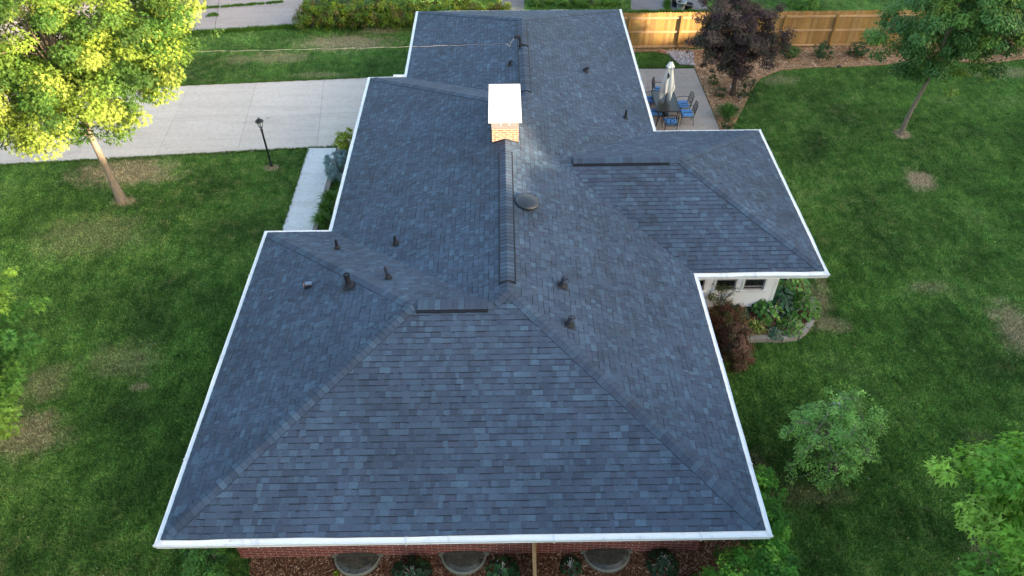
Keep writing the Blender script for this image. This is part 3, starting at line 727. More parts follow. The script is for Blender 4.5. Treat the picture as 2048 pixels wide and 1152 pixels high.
def crown_clumps(c, rad, n, inner=.35, lump=.22, zmin=None, flat_bottom=.0):
    c = np.array(c, float); rad = np.array(rad, float)
    d = norm(RNG.normal(size=(n, 3))); ph = RNG.uniform(0, 6.28, (5, 3)); fr = RNG.normal(size=(5, 3))*2.2
    wob = 1+lump*sum(np.sin(d@fr[i]+ph[i, 0]) for i in range(5))/2.2
    r = RNG.uniform(inner**2, 1, n)**.5*wob
    P = c+d*rad*r[:, None]
    if flat_bottom: P[:, 2] = np.where(d[:, 2] < 0, c[2]+(P[:, 2]-c[2])*(1-flat_bottom), P[:, 2])
    return P, d
def tree(name, base, crown_c, rad, label, cat, mats, cols, nclump, cr, nleaf, size, kind='maple', trunk_r=.16, limb=14, extra=None, group=None, twig=0, lump=.22, inner=.35, flat_bottom=0, zsq=.6, trunk_top=None, straggle=0, limb0=.45):
    reseed(label); lm, bm = mats; base = Vector(base)
    t = empty(name, base, 0, label, cat, group); B_ = np.array(base)
    CP, CD = crown_clumps(np.array(crown_c)-B_, rad, nclump, inner, lump, flat_bottom=flat_bottom)
    rr = cr*RNG.uniform(.6, 1.35, nclump)
    if straggle:
        k = RNG.choice(nclump, straggle, replace=False); CP[k] += CD[k]*np.array(rad)*RNG.uniform(.08, .28, (straggle, 1)); rr[k] *= .6
    ids = RNG.choice(nclump, nleaf, p=(rr**2)/(rr**2).sum())
    u = norm(RNG.normal(size=(nleaf, 3))); q = RNG.uniform(0, 1, nleaf)**.45
    off = u*(q*rr[ids])[:, None]; off[:, 2] *= zsq
    P = CP[ids]+off
    Nn = u*.55+np.array([0, 0, .75])+CD[ids]*.35+RNG.normal(size=(nleaf, 3))*.4
    leaves(P, Nn, size, kind, palette(nleaf, cols, ids), 'crown', lm, t, follow=u*.8+CD[ids]*.5-np.array([0, 0, .25]))
    m = MB(); cc = Vector(crown_c)-base; tz = trunk_top or cc.z
    pts = []
    for i in range(8):
        k = i/7; pts.append((cc.x*k**1.5+.04*math.sin(3*k+base.x), cc.y*k**1.5+.04*math.cos(4*k), -.05+(tz+.05)*k))
    m.tube(pts, [trunk_r*(1.35 if i == 0 else 1-.6*i/7) for i in range(8)], 12, cap=False)
    order = RNG.permutation(nclump)[:limb]
    for i in order:
        e = Vector(CP[i]); k = random.uniform(limb0, .97); j = min(7, int(k*7)); s = Vector(pts[j]) if Vector(pts[j]).z < e.z+.3 else Vector(pts[max(2, j-2)])
        md = s.lerp(e, .5)+Vector((random.uniform(-.1, .1), random.uniform(-.1, .1), .12*(e-s).length))
        r = trunk_r*.34; m.tube([s, s.lerp(md, .6), md, md.lerp(e, .6), e], [r, r*.8, r*.6, r*.4, r*.15], 6, cap=False)
    for _ in range(twig):
        i = int(RNG.integers(nclump)); e = Vector(CP[i]); s = Vector(CP[int(RNG.integers(nclump))])
        j = np.argsort(np.linalg.norm(CP-CP[i], axis=1))[int(RNG.integers(1, 5))]; s = Vector(CP[j])
        md = s.lerp(e, .5)+Vector([random.gauss(0, .05) for _ in range(3)]); m.tube([s, md, e+(e-s)*.4], [.012, .009, .004], 4, cap=False)
    m.build('trunk', bm, t, True)
    return t
def clone(root, loc, rz, sc, label, group):
    c = root.copy(); COL.objects.link(c); c.location = loc; c.rotation_euler[2] = rz; c.scale = (sc,)*3 if not isinstance(sc, tuple) else sc
    c['label'] = label; c['group'] = group
    for ch_ in list(root.children): k = ch_.copy(); COL.objects.link(k); k.parent = c
    return c
def shrub(name, base, rad, label, cat, mat, cols, nclump, cr, nleaf, size, kind='oval', stem=6, group=None, zc=None, lump=.2, upright=.6, bm=None, mulch_z=0, inner=.45, dirup=.3):
    reseed(label); base = Vector(base); t = empty(name, base, 0, label, cat, group); zc = zc if zc is not None else rad[2]*.9
    CP, CD = crown_clumps((0, 0, zc), rad, nclump, inner, lump); CP[:, 2] = np.maximum(CP[:, 2], .06)
    rr = cr*RNG.uniform(.6, 1.3, nclump); ids = RNG.choice(nclump, nleaf); u = norm(RNG.normal(size=(nleaf, 3)))
    P = CP[ids]+u*(RNG.uniform(0, 1, nleaf)**.5*rr[ids])[:, None]*np.array([1, 1, .7]); P[:, 2] = np.maximum(P[:, 2], .02)
    Nn = u*.7+CD[ids]*.4+np.array([0, 0, upright])+RNG.normal(size=(nleaf, 3))*.35
    leaves(P, Nn, size, kind, palette(nleaf, cols, ids), 'foliage', mat, t, follow=CD[ids]+u*.8+np.array([0, 0, dirup]))
    m = MB()
    for i in RNG.permutation(nclump)[:stem]:
        e = Vector(CP[i]); m.tube([(e.x*.1, e.y*.1, -.03), (e.x*.5, e.y*.5, e.z*.6), e], [.02, .014, .006], 5, cap=False)
    m.build('stem', bm or M_TWIG, t)
    return t
def rosette(name, base, R, h, n, size, label, cat, mat, cols, kind='hosta', group=None, layers=1., edge=None):
    reseed(label); base = Vector(base); t = empty(name, base, 0, label, cat, group)
    th = RNG.uniform(0, 6.283, n); q = RNG.uniform(0, 1, n)**.6
    o = np.stack([np.cos(th), np.sin(th), np.zeros(n)], 1)
    if kind == 'hosta':
        P = o*(q*R*.8)[:, None]+np.array([0, 0, 1])*(h*(1-.75*q**1.5)*RNG.uniform(.75, 1.1, n))[:, None]
        Nn = o*(.25+.5*q)[:, None]+np.array([0, 0, 1.])+RNG.normal(size=(n, 3))*.15; fo = o*1.5-np.array([0, 0, .25])
        sz = size
        leaves(P, Nn, sz, 'hosta', palette(n, cols), 'foliage', mat, t, follow=fo)
        st = MB()
        for i in range(0, n, max(1, n//18)): st.tube([(0, 0, 0), tuple(P[i]*np.array([.6, .6, .8])), tuple(P[i])], .006, 4)
        st.build('stem', mat, t)
    else:      # arching blades
        k = 5; V = []; Fs = []; C = []; co = palette(n, cols)
        for i in range(n):
            d = o[i]; s = np.array([-d[1], d[0], 0]); L = R*(.5+.6*RNG.random()); hh = h*(.6+.6*RNG.random())*(1.1-.4*q[i]); w_ = size*RNG.uniform(.7, 1.2); r0_ = RNG.uniform(0, .12)*R
            b = len(V)
            for j in range(k):
                a = j/(k-1); c = d*(r0_+L*a*(.3+.7*q[i]))+np.array([0, 0, hh*(math.sin(a*2.3)*1.0)]) ; c[2] = max(c[2], .01); ww_ = w_*(1-a**2*.95)
                V += [c-s*ww_, c+s*ww_]
            for j in range(k-1): Fs.append((b+2*j, b+2*j+1, b+2*j+3, b+2*j+2)); C.append(co[i])
        npmesh('foliage', np.array(V), np.array(Fs), np.array(C), mat, t)
    return t
ONE = (1., 1., 1.)
LM = leafmat('leaf', ONE, .35); LM2 = leafmat('glossy_leaf', ONE, .2, .35); LMY = leafmat('maple_leaf', ONE, .34, .5)
LMN = leafmat('needle', ONE, .1, .6)

#@TREES
# ------------------------------------------------------------------ trees
GR = [(.075, .16, .03), (.095, .19, .03), (.055, .13, .028), (.12, .22, .035)]
tree('maple_tree', at(245, 402), (-14.6, 22.7, 6.5), (4.2, 3.8, 3.5), 'large sunlit maple with yellow green crown beside the driveway', 'tree', (LMY, M_BARK),
     [(.16, .235, .03), (.20, .28, .035), (.10, .175, .025), (.05, .11, .02), (.25, .32, .055), (.07, .14, .022), (.05, .12, .02)], 420, .56, 125000, .125, trunk_r=.145, limb=34, lump=.12, inner=.45, flat_bottom=.12, zsq=.65, straggle=34, limb0=.62)
tree('maple_tree', (-14.1, 10.9, 0), (-12.8, 10.8, 4.2), (1.9, 2.6, 1.8), 'young maple at the left frame edge overhanging the near lawn', 'tree', (LMY, M_BARK),
     [(.10, .25, .05), (.14, .30, .05), (.07, .19, .04), (.20, .34, .05)], 130, .40, 18000, .14, trunk_r=.10, limb=16, lump=.3, inner=.35, straggle=24)
tree('maple_tree', (11.8, 4.9, 0), (10.6, 6.1, 4.9), (2.5, 2.4, 2.2), 'bright green broadleaf maple in the near right corner', 'tree', (LMY, M_BARK),
     [(.18, .38, .04), (.22, .44, .05), (.12, .29, .035), (.30, .50, .08)], 170, .40, 30000, .155, trunk_r=.12, limb=20, lump=.15, inner=.5, straggle=14)
tree('oak_tree', at(1803, 268), (17.2, 26.6, 5.1), (2.6, 2.3, 2.7), 'slender dark green oak leaning on the right lawn near the fence', 'tree', (LM2, M_BARK),
     [(.075, .18, .045), (.095, .21, .05), (.055, .14, .035), (.13, .26, .05), (.21, .33, .06)], 230, .44, 60000, .12, 'oval', trunk_r=.095, limb=26, lump=.18, inner=.3, straggle=36, limb0=.62)
tree('purple_maple', at(1467, 192), (9.85, 29.8, 3.0), (1.95, 1.6, 2.1), 'round purple leaved maple in front of the cedar fence', 'tree', (leafmat('purple_leaf', ONE, .2, .5), M_BARKD),
     [(.075, .045, .045), (.10, .065, .060), (.05, .032, .036), (.12, .085, .07), (.06, .055, .04)], 230, .33, 40000, .10, 'maple', trunk_r=.12, limb=30, lump=.2, inner=.3, straggle=30)
tree('crabapple_tree', at(1668, 950), (7.8, 10.5, 1.8), (1.18, 1.15, 1.15), 'small airy light green tree with bare twigs on the near right lawn', 'tree', (LM, M_TWIG),
     [(.18, .36, .09), (.24, .44, .11), (.13, .28, .07)], 200, .17, 13500, .066, 'oval', trunk_r=.045, limb=34, twig=130, lump=.25, inner=.3, straggle=40)
for bx, by, cx_, cy_, zz, rr_, lab in ((14.5, -3, 14, -2.2, 8, 5.0, 'large leafy tree behind the viewpoint to the right of the house'), (-13, -2.5, -12.5, -2.4, 8, 4.6, 'large leafy tree behind the viewpoint to the left of the house')):
    tree('unseen_shading_tree', (bx, by, 0), (cx_, cy_, zz), (rr_, 4.6, 3.6), lab, 'tree', (LM, M_BARK), [(.05, .12, .03), (.07, .15, .03)], 160, 1.0, 22000, .26, trunk_r=.22, limb=16)  # unseen trees added behind the camera to shade the near lawn
# unseen trees added at the lower right, heights shaped to block the low sun
sx, sy = math.cos(SUN_AZ), math.sin(SUN_AZ); qx, qy = -sy, sx
def along(t, q): return (sx*t+qx*q, sy*t+qy*q)
core = simple('dense_foliage', (.05, .09, .03), .9, .1, var=.4, scale=1)
TT = math.tan(SUN_EL); DIST = 46.
row = [(q, 19, 3.4) for q in (-34, -30, -26, -22, -18, -14, -10, -6, -2, 2)]+[(5.4, 17.6, 3.4), (8.2, 17, 3.2), (10.6, 16.9, 3), (12.9, 16.55, 2.8), (15.9, 15.6, 2.4), (18.7, 15.7, 1.8), (21.2, 16.6, 2.8), (23.4, 17.2, 3.2),
    (26.6, 17.4, 3.4), (30., 17.2, 3.4), (34.5, 11.9, 3.), (38.8, 17, 3.4), (43, 17, 3.4), (47, 17, 3.4), (51, 17, 3.4), (55, 17, 3.4), (59, 17, 3.4)]
for q, hgt, R in row:
    x, y = along(DIST, q)
    t = empty('sun_block_tree', (x, y, 0), 0, 'unseen tall tree added far beyond the right lawn to block the low sun', 'tree', 'unseen trees added to block the low sun')
    m = MB(); n = 20; ph = random.uniform(0, 6)
    prof = [(.6*R, .6), (R, .14*hgt), (R*1.12, .4*hgt), (R*1.05, .7*hgt), (R*.98, .9*hgt), (R*.8, .965*hgt), (R*.4, hgt-.1), (.05, hgt)]
    m.lathe(prof, n, fn=lambda th, z: 1+.10*math.sin(3*th+z+ph)+.06*math.sin(7*th-z*2+ph)); m.build('crown', core, t, True)
    m = MB(); m.tube([(0, 0, -.1), (0, 0, 1.2)], .3, 8); m.build('trunk', M_BARKD, t)

# ------------------------------------------------------------------ shrubs and bed plants
shrub('blue_spruce', at(683, 352)+Vector((.02, 0, 0)), (.62, .75, .55), 'rounded silvery blue dwarf spruce beside the white walkway', 'shrub', LMN, [(.22, .34, .38), (.28, .41, .46), (.15, .25, .28)], 170, .10, 15000, .07, 'needle', zc=.5, upright=.1, lump=.15, inner=.8)
shrub('lime_shrub', at(700, 303), (.5, .55, .5), 'yellow green shrub behind the blue spruce at the left eave', 'shrub', LM, [(.25, .33, .03), (.2, .3, .03), (.3, .36, .05)], 60, .13, 3600, .07)
for i, (px, py, lab) in enumerate([(640, 452, 'green daylily clump at the near end of the walkway bed'), (648, 428, 'green daylily clump second from the near end of the walkway bed'), (655, 408, 'green daylily clump farthest along the walkway bed')]):
    rosette('daylily', at(px, py)+Vector((.12, 0, .05)), .55, .42, 260, .012, lab, 'plant', LM, [(.09, .21, .03), (.12, .26, .04), (.06, .15, .03)], 'blade', 'daylilies beside the walkway')
m = MB()
for i in range(14):
    yy = 18.75+i*.53; xx = lerp(at(632, 440).x, at(668, 330).x, (yy-18.7)/7)
    m.box((xx-.02, yy, 0), (xx+.15, yy+.52, .10+.006*(i % 3)), 0, (random.uniform(.85, 1.1),)*3)
tag(m.build('bed_edging', M_STONE), 'row of grey edging stones between the white walkway and the left bed', 'edging')
VG = [(.055, .16, .02), (.08, .22, .025), (.04, .12, .02), (.11, .28, .03)]
shrub('corner_shrub', (5.35, 7.15, 0), (1.0, .75, .75), 'bright green leafy shrub wrapping the near right corner of the house', 'shrub', LM, [(.07, .22, .03), (.11, .32, .04), (.05, .15, .025), (.26, .50, .07)], 110, .2, 9500, .085, 'maple', zc=1.25)
shrub('corner_shrub', (5.95, 8.75, 0), (.42, 1.05, .8), 'upright lime green shrub under the right eave at the front corner', 'shrub', LM, [(.08, .25, .03), (.19, .42, .055), (.06, .18, .03)], 90, .17, 6500, .075, 'maple', zc=1.15)
shrub('corner_shrub', (4.1, 7.0, 0), (.75, .7, .55), 'darker leafy shrub left of the corner shrub in the front bed', 'shrub', LM, VG[:3], 60, .18, 3500, .085, 'maple', zc=.5)
shrub('boxwood', at(425, 1125), (.55, .7, .5), 'dark green shrub at the left end of the front bed', 'shrub', LM2, [(.04, .13, .03), (.06, .17, .035), (.08, .22, .04)], 80, .14, 4600, .06, zc=.5)
DK = [(.02, .055, .022), (.03, .075, .03), (.015, .04, .018)]
rosette('bed_plant', at(825, 1150, .03), .5, .4, 150, .16, 'dark green hosta between the first and second window wells', 'plant', LM2, DK)
rosette('bed_plant', at(1005, 1142, .03), .42, .35, 90, .14, 'low leafy plant just left of the wooden divider rail', 'plant', LM2, [(.03, .09, .03), (.04, .12, .035), (.02, .05, .02)])
rosette('bed_plant', at(1142, 1135, .03), .28, .3, 70, .12, 'small very dark plant just left of the third window well', 'plant', LM2, DK)
rosette('bed_plant', at(1325, 1130, .03), .42, .4, 110, .13, 'dark low plant right of the third window well', 'plant', LM2, DK)
rosette('weed', at(672, 1150, .03), .13, .12, 26, .012, 'tiny yellow green sprout below the first window well', 'plant', LM, [(.25, .35, .03)], 'blade')
# right-hand bed
c0 = WP[2]
bedpts = [(5.0, 13.1), (5.6, 13.0), (6.3, 13.1), (6.95, 13.9)]
rb = [at(1462, 705), at(1480, 686), at(1500, 680), at(1530, 679), at(1560, 680), at(1590, 676), at(1608, 662), at(1618, 645), at(1622, 625), at(1618, 600), at(1600, 560)]
rbp = [(p.x, p.y) for p in rb]+[(8.4, 18.2), (8.2, 16.3), (5.6, 16.3), (4.55, 16.3), (4.55, 13.2)]
bed('hosta_bed', rbp, .16, M_MULCH, 9000, RED)
m = MB(); pts = rb[:-1]
for i in range(len(pts)-1):
    a, b = pts[i], pts[i+1]; L = (b-a).length; n = max(1, round(L/.42)); dd = (b-a)/n; s = Vector((dd.y, -dd.x, 0)).normalized()
    for k in range(n):
        p, q = a+dd*k+dd*.02, a+dd*(k+.98); z = .19+random.uniform(-.008, .008); wd = .13; c = (random.uniform(.8, 1.15),)*3
        P = [p-s*.03, q-s*.03, q+s*wd, p+s*wd]
        m.face([(*v.xy, z) for v in P[::-1]], 0, c)
        for e in range(4): u_, v_ = P[e], P[(e+1) % 4]; m.face([(*u_.xy, -.02), (*v_.xy, -.02), (*v_.xy, z), (*u_.xy, z)], 0, c)
tag(m.build('stone_edging', M_STONE), 'curved grey stone edging round the hosta bed below the white wing', 'edging')
HG = [(.07, .19, .045), (.10, .26, .05), (.05, .15, .04), (.14, .32, .06)]
HB = [(.035, .10, .05), (.045, .13, .06), (.025, .07, .04)]
HL = [(.24, .40, .07), (.17, .33, .06), (.10, .24, .05)]
for px, py, R, h, n, s, co, lab in [
    (1572, 578, .85, .9, 520, .125, HG, 'tall green hosta against the white wing corner'),
    (1602, 618, .7, .6, 460, .105, [(.10, .25, .03), (.07, .19, .03), (.05, .14, .02)], 'bright green leafy clump at the outer edge of the hosta bed'),
    (1556, 610, .7, .65, 300, .17, HB, 'blue green hosta with broad leaves in the middle of the bed'),
    (1543, 636, .45, .5, 60, .17, HL, 'hosta with large pale yellow green leaves in the middle of the bed'),
    (1525, 620, .55, .5, 170, .14, HG, 'dark hosta below the right hand window'),
    (1580, 655, .5, .42, 260, .09, [(.14, .30, .05), (.10, .23, .045), (.07, .17, .04)], 'light green small leaved hosta beside the curved edging'),
    (1550, 668, .3, .25, 80, .09, [(.06, .14, .09), (.08, .17, .10)], 'small grey green clump behind the curved edging'),
    (1478, 628, .3, .4, 50, .15, [(.03, .09, .05), (.02, .06, .035)], 'dark round leaved plant under the middle window')]:
    rosette('hosta', at(px, py, .16), R, h, n, s, lab, 'plant', LM2, co, 'hosta', 'hostas in the curved bed')
rosette('variegated_hosta', at(1510, 662, .16), .42, .35, 110, .028, 'spiky green and cream striped hosta near the red shrub', 'plant', LM, [(.30, .36, .08), (.10, .22, .04), (.40, .42, .16)], 'blade')
rosette('variegated_hosta', at(1492, 672, .16), .3, .3, 70, .02, 'pale grey green grassy plant touching the red shrub', 'plant', LM, [(.16, .26, .14), (.22, .30, .18)], 'blade')
RS = leafmat('red_leaf', ONE, .3, .5); RC = [(.17, .09, .06), (.12, .075, .045), (.22, .12, .085), (.10, .09, .045)]
shrub('red_shrub', at(1460, 706), (.45, 1.15, .5), 'lacy dark red shrub under the right eave', 'shrub', RS, RC, 130, .17, 17000, .06, 'oval', zc=.6, upright=.2)
shrub('red_shrub', at(1446, 660, .1), (.5, .55, .45), 'smaller olive and red shrub close to the siding wall', 'shrub', RS, [(.12, .09, .035), (.08, .10, .03), (.17, .08, .05)], 70, .16, 6000, .055, 'oval', zc=.6)
shrub('grey_shrub', at(1432, 622, .1), (.45, .3, .5), 'sparse grey green shrub against the white siding', 'shrub', LM, [(.13, .16, .07), (.16, .18, .09), (.09, .12, .05)], 50, .14, 2200, .04, 'oval', zc=.85)
# beds by the fence
DG = [(.03, .07, .025), (.045, .10, .03), (.06, .11, .04)]
for px, py, r, h, co, lab in [(1643, 116, .45, .45, DG, 'small dark shrub in mulch before a fence post right of the purple maple'), (1716, 113, .45, .45, DG, 'rounded dark shrub in mulch between purple maple and oak'),
    (1572, 116, .55, .4, [(.04, .11, .02), (.06, .14, .03)], 'green mounded shrub touching the purple maple'), (1998, 106, .45, .4, [(.06, .03, .04), (.04, .025, .03)], 'small purple shrub by the fence right of the oak')]:
    shrub('fence_shrub', at(px, py, .03), (r, r, h), lab, 'shrub', LM2, co, 45, .13, 2200, .06, 'oval', group='shrubs along the fence')
rosette('daylily', at(1454, 236, .03), .75, .55, 420, .014, 'large green daylily clump at the patio corner', 'plant', LM, [(.07, .18, .03), (.10, .22, .04), (.05, .12, .03)], 'blade')
for px, py, R, lab in [(1438, 192, .32, 'small green perennial in mulch left of the purple maple trunk'), (1486, 192, .4, 'small green perennial just right of the purple maple trunk'), (1497, 172, .45, 'low green perennial behind the purple maple at the lawn edge'), (1428, 168, .35, 'low dark perennial under the purple maple near the patio'), (1455, 256, .28, 'sparse twiggy perennial below the large daylily')]:
    shrub('perennial', at(px, py, .03), (R, R, .25), lab, 'plant', LM, DG, 26, .1, 800, .05, 'oval', 3, 'perennials under the purple maple', zc=.2)
# neighbour's hedge along the top
YH = [(.17, .24, .02), (.12, .19, .02), (.08, .15, .02), (.22, .26, .03), (.16, .13, .04)]  # yellow in the palette stands in for low sun on the hedge
hx0, hx1 = at(620, 30).x, at(1000, 22).x
nh = 9
labs = ['first', 'second', 'third', 'fourth', 'fifth', 'sixth', 'seventh', 'eighth', 'ninth']
for i in range(nh):
    x = lerp(at(632, 34).x, at(990, 30).x, i/(nh-1))
    shrub('hedge_shrub', (x, 37.3+random.uniform(-.1, .1), 0), (.85, .95, .75), 'yellow green hedge shrub behind the lawn, %s from the concrete slab' % labs[i], 'shrub', LM, YH, 80, .2, 4200, .10, 'oval', group='hedge shrubs beyond the far lawn', zc=.65)
for i, px in enumerate((655, 712)):
    p = at(px, -2); shrub('juniper', (p.x, 39.3, 0), (1.0, .7, .75), ('left' if i == 0 else 'right')+' one of two dark grey green junipers behind the yellow hedge', 'shrub', LMN, [(.05, .09, .06), (.07, .12, .08)], 90, .18, 5000, .09, 'needle', group='dark junipers behind the hedge', zc=.8)
for i, px in enumerate((1085, 1130, 1180, 1225)):
    p = at(px, 14); shrub('ground_shrub', (p.x, p.y+.3, 0), (.75, .6, .35), 'low green shrub beyond the far eave, %s from the grey path' % labs[i], 'shrub', LM, [(.10, .22, .03), (.14, .25, .04), (.07, .16, .03)], 40, .16, 1800, .08, group='low shrubs beyond the far eave', zc=.25)
shrub('light_shrub', at(1603, 16), (.95, .8, .5), 'pale green leafy shrub beyond the fence on the neighbour lawn', 'shrub', LM, [(.13, .28, .05), (.16, .32, .07), (.09, .22, .04)], 60, .18, 2800, .09, zc=.45)
p = at(1990, 2); shrub('dark_shrub', (p.x, p.y+.9, 0), (1.5, .7, .7), 'dark shrub beyond the fence at the top right', 'shrub', LM2, DG, 60, .2, 3000, .09, zc=.6)

# ------------------------------------------------------------------ fence
fy = 34.42; fence = empty('wooden_fence', (10, fy, 0), 0, 'tall new cedar privacy fence with horizontal rails along the back garden', 'fence')
inv = Matrix.Translation((-10, -fy, 0))
def fp(o): o.parent = fence; o.matrix_parent_inverse = inv; return o
posts = [3.6+2.49*i for i in range(13)]
for i, x in enumerate(posts):
    m = MB(); k = random.uniform(.85, 1.05); m.box((x-.05, fy-.14, -.05), (x+.05, fy-.04, 1.66), 0, (k, k*.95, k*.85)); fp(m.build('post', M_WOOD))
    if i == len(posts)-1: break
    for zr in (.12, .87, 1.56):
        m = MB(); k = random.uniform(.95, 1.1); m.box((x+.052, fy-.078, zr-.045), (posts[i+1]-.052, fy-.04, zr+.045), 0, (k, k*1.05, k*1.15)); fp(m.build('rail', M_RAIL))
    m = MB(); xx = x+.004
    while xx < posts[i+1]-.02:
        w_ = min(.137, posts[i+1]-xx-.003); h = 1.82+random.uniform(-.012, .012); k = random.uniform(.82, 1.15); g_ = random.uniform(.93, 1.12)
        c = (k, k*g_, k*g_*random.uniform(.85, 1.1)); d = random.uniform(0, .003)
        fr = [(xx, .02), (xx+w_, .02), (xx+w_, h-.04), (xx+w_-.03, h), (xx+.03, h), (xx, h-.04)]
        m.face([(a, fy-.038+d, b) for a, b in fr], 0, c); m.face([(a, fy-.02+d, b) for a, b in fr[::-1]], 0, c)
        for e in range(6):
            a, b = fr[e], fr[(e+1) % 6]; m.face([(a[0], fy-.038+d, a[1]), (a[0], fy-.02+d, a[1]), (b[0], fy-.02+d, b[1]), (b[0], fy-.038+d, b[1])], 0, c)
        xx += w_+.005
    fp(m.build('picket_panel', M_WOOD))
# divider rail running out from the front wall
dv = empty('wooden_divider', (at(1068, 1120, .8).x, 8.2, 0), 0, 'narrow wooden fence running out from the front brick wall, seen from above', 'fence')
m = MB(); m.box((-.04, -3.4, .95), (.04, .12, 1.0), 0, (.8, .9, .9)); m.build('rail', M_RAIL, dv)
m = MB(); m.box((-.012, -3.35, .04), (.012, .10, .949), 0, (.6, .6, .6)); m.build('board_panel', M_WOOD, dv)
for yy in (0., -1.7, -3.3): m = MB(); m.box((.013, yy-.04, -.05), (.09, yy+.04, .945), 0, (.7, .7, .7)); m.build('post', M_WOOD, dv)

# ------------------------------------------------------------------ window wells
def well(px0, px1, lab):
    a, b = at(px0, 1107, .1), at(px1, 1107, .1); cx = (a.x+b.x)/2; R = (b.x-a.x)/2; wyf = y0+OV
    t = empty('window_well', (cx, wyf-.01, 0), 0, lab, 'window well', 'covered window wells along the front wall')
    n = 22; dep = .52; z = .13
    arc = [(-R*math.cos(math.pi*k/n), -dep*math.sin(math.pi*k/n)) for k in range(n+1)]
    m = MB()
    for i in range(n):
        a_, b_ = arc[i], arc[i+1]; s = .93
        m.face([(a_[0], a_[1], z), (b_[0], b_[1], z), (b_[0]*s, b_[1]*s, z+.02), (a_[0]*s, a_[1]*s, z+.02)])
        m.face([(a_[0], a_[1], 0), (b_[0], b_[1], 0), (b_[0], b_[1], z), (a_[0], a_[1], z)])
        m.face([(a_[0]*s, a_[1]*s, z+.02), (b_[0]*s, b_[1]*s, z+.02), (b_[0]*.9, b_[1]*.9, .03), (a_[0]*.9, a_[1]*.9, .03)])
    m.box((-R-.02, -.035, z-.02), (R+.02, -.0, z+.035)); m.box((-R-.05, -.06, z-.03), (-R+.01, .0, z+.05)); m.box((R-.01, -.06, z-.03), (R+.05, .0, z+.05))
    m.build('rim', simple('clouded_plastic_rim', (.17, .165, .125), .4, .5, var=.35), t)
    m = MB(); prev = None
    for s, zz in ((.93, .0), (.75, .05), (.5, .085), (.25, .10)):
        r = [(x*s, y*s-.0, z+.012+zz) for x, y in arc]
        if prev:
            for i in range(n): m.face([prev[i], prev[i+1], r[i+1], r[i]])
        prev = r
    m.face(prev); m.build('cover', M_COVER, t, True)
    m = MB(); m.face([(x*.9, y*.9, .028+.012) for x, y in arc]); m.build('well_floor', simple('well_shadow_soil', (.05, .045, .035), .9, var=.5, scale=14), t)
well(670, 763, 'left plastic covered window well in the front mulch'); well(882, 974, 'middle plastic covered window well in the front mulch'); well(1166, 1261, 'right plastic covered window well beyond the wooden divider')

# ------------------------------------------------------------------ lamp post
p = at(543, 332); t = empty('lamp_post', p, 0, 'black lantern lamp post on the lawn beside the driveway', 'lamp post')
m = MB(); m.lathe([(.07, 0), (.065, .06), (.045, .1), (.04, .5), (.038, 1.62), (.055, 1.64), (.055, 1.68), (.03, 1.7), (.03, 1.74)], 12); m.build('pole', M_BLACK, t, True)
m = MB(); m.lathe([(.05, 1.74), (.075, 1.77), (.075, 1.785)], 8)
for k in range(6):
    a = 6.283*k/6; m.tube([(.075*math.cos(a), .075*math.sin(a), 1.78), (.125*math.cos(a), .125*math.sin(a), 2.02)], .008, 5)
m.lathe([(.14, 2.015), (.165, 2.02), (.155, 2.04), (.10, 2.09), (.06, 2.12), (.03, 2.13), (.015, 2.15), (.022, 2.17), (.006, 2.2)], 12); m.build('lantern_frame', M_BLACK, t)
m = MB(); m.lathe([(.07, 1.785), (.118, 2.015)], 6); m.build('glass', M_LAMPG, t)

# ------------------------------------------------------------------ patio furniture
tb = [at(1301.5, 181, .73), at(1348, 181, .73), at(1361, 223.5, .73), at(1314, 223.5, .73)]
tcx = (tb[0].x+tb[1].x+tb[2].x+tb[3].x)/4; tcy = (tb[0].y+tb[2].y)/2
tw = ((tb[1].x-tb[0].x)+(tb[2].x-tb[3].x))/4; tl = (tb[0].y-tb[2].y)/2; PZ = .026
t = empty('patio_table', (tcx, tcy, PZ), 0, 'rectangular black patio table with smoked glass top', 'table')
m = MB(); m.box((-tw+.04, -tl+.04, .70), (tw-.04, tl-.04, .712)); m.build('tabletop', M_TGLASS, t)
m = MB()
for a, b in (((-tw, -tl), (tw, -tl+.05)), ((-tw, tl-.05), (tw, tl)), ((-tw, -tl+.0505), (-tw+.05, tl-.0505)), ((tw-.05, -tl+.0505), (tw, tl-.0505))): m.box((*a, .69), (*b, .72))
m.build('frame', M_BLACK, t)
for sx_ in (-1, 1):
    for sy_ in (-1, 1):
        m = MB(); m.tube([(sx_*(tw-.06), sy_*(tl-.06), .69), (sx_*(tw-.12), sy_*(tl-.14), .4), (sx_*(tw-.05), sy_*(tl-.05), 0)], .02, 6); m.build('leg', M_BLACK, t)
t = empty('patio_umbrella', (tcx+.02, tcy+.12, PZ), 0, 'closed cream patio umbrella standing through the table', 'umbrella')
m = MB(); m.tube([(0, 0, .05), (0, 0, 2.5)], .02, 10); m.build('pole', M_BLACK, t)
m = MB(); m.lathe([(.24, 0), (.23, .05), (.06, .09), (.04, .25)], 16); m.build('base', M_BLACK, t)
m = MB(); m.lathe([(.035, 2.44), (.04, 2.47), (.03, 2.5), (.012, 2.53)], 10); m.build('finial', M_BLACK, t)
def fold(th, z): k = max(0, (2.42-z)/1.6); return 1+(.10+.34*k)*math.sin(6*th+1.2*z)+.10*k*math.sin(11*th+3*z)
m = MB(); prof = [(.025, 2.45), (.07, 2.40), (.15, 2.23), (.165, 2.2), (.10, 2.16), (.14, 1.9), (.20, 1.6), (.21, 1.4), (.24, 1.15), (.20, .98)]
m.lathe([(r, z) for r, z in prof], 48, fn=fold)
for i in range(len(m.v)):           # ragged lower hem
    x, y, z = m.v[i]
    if z < 1.3: a = math.atan2(y, x); m.v[i] = (x, y, z+.16*math.sin(3*a+1)+.08*math.sin(7*a))
m.f.pop(); m.m.pop(); m.c.pop()
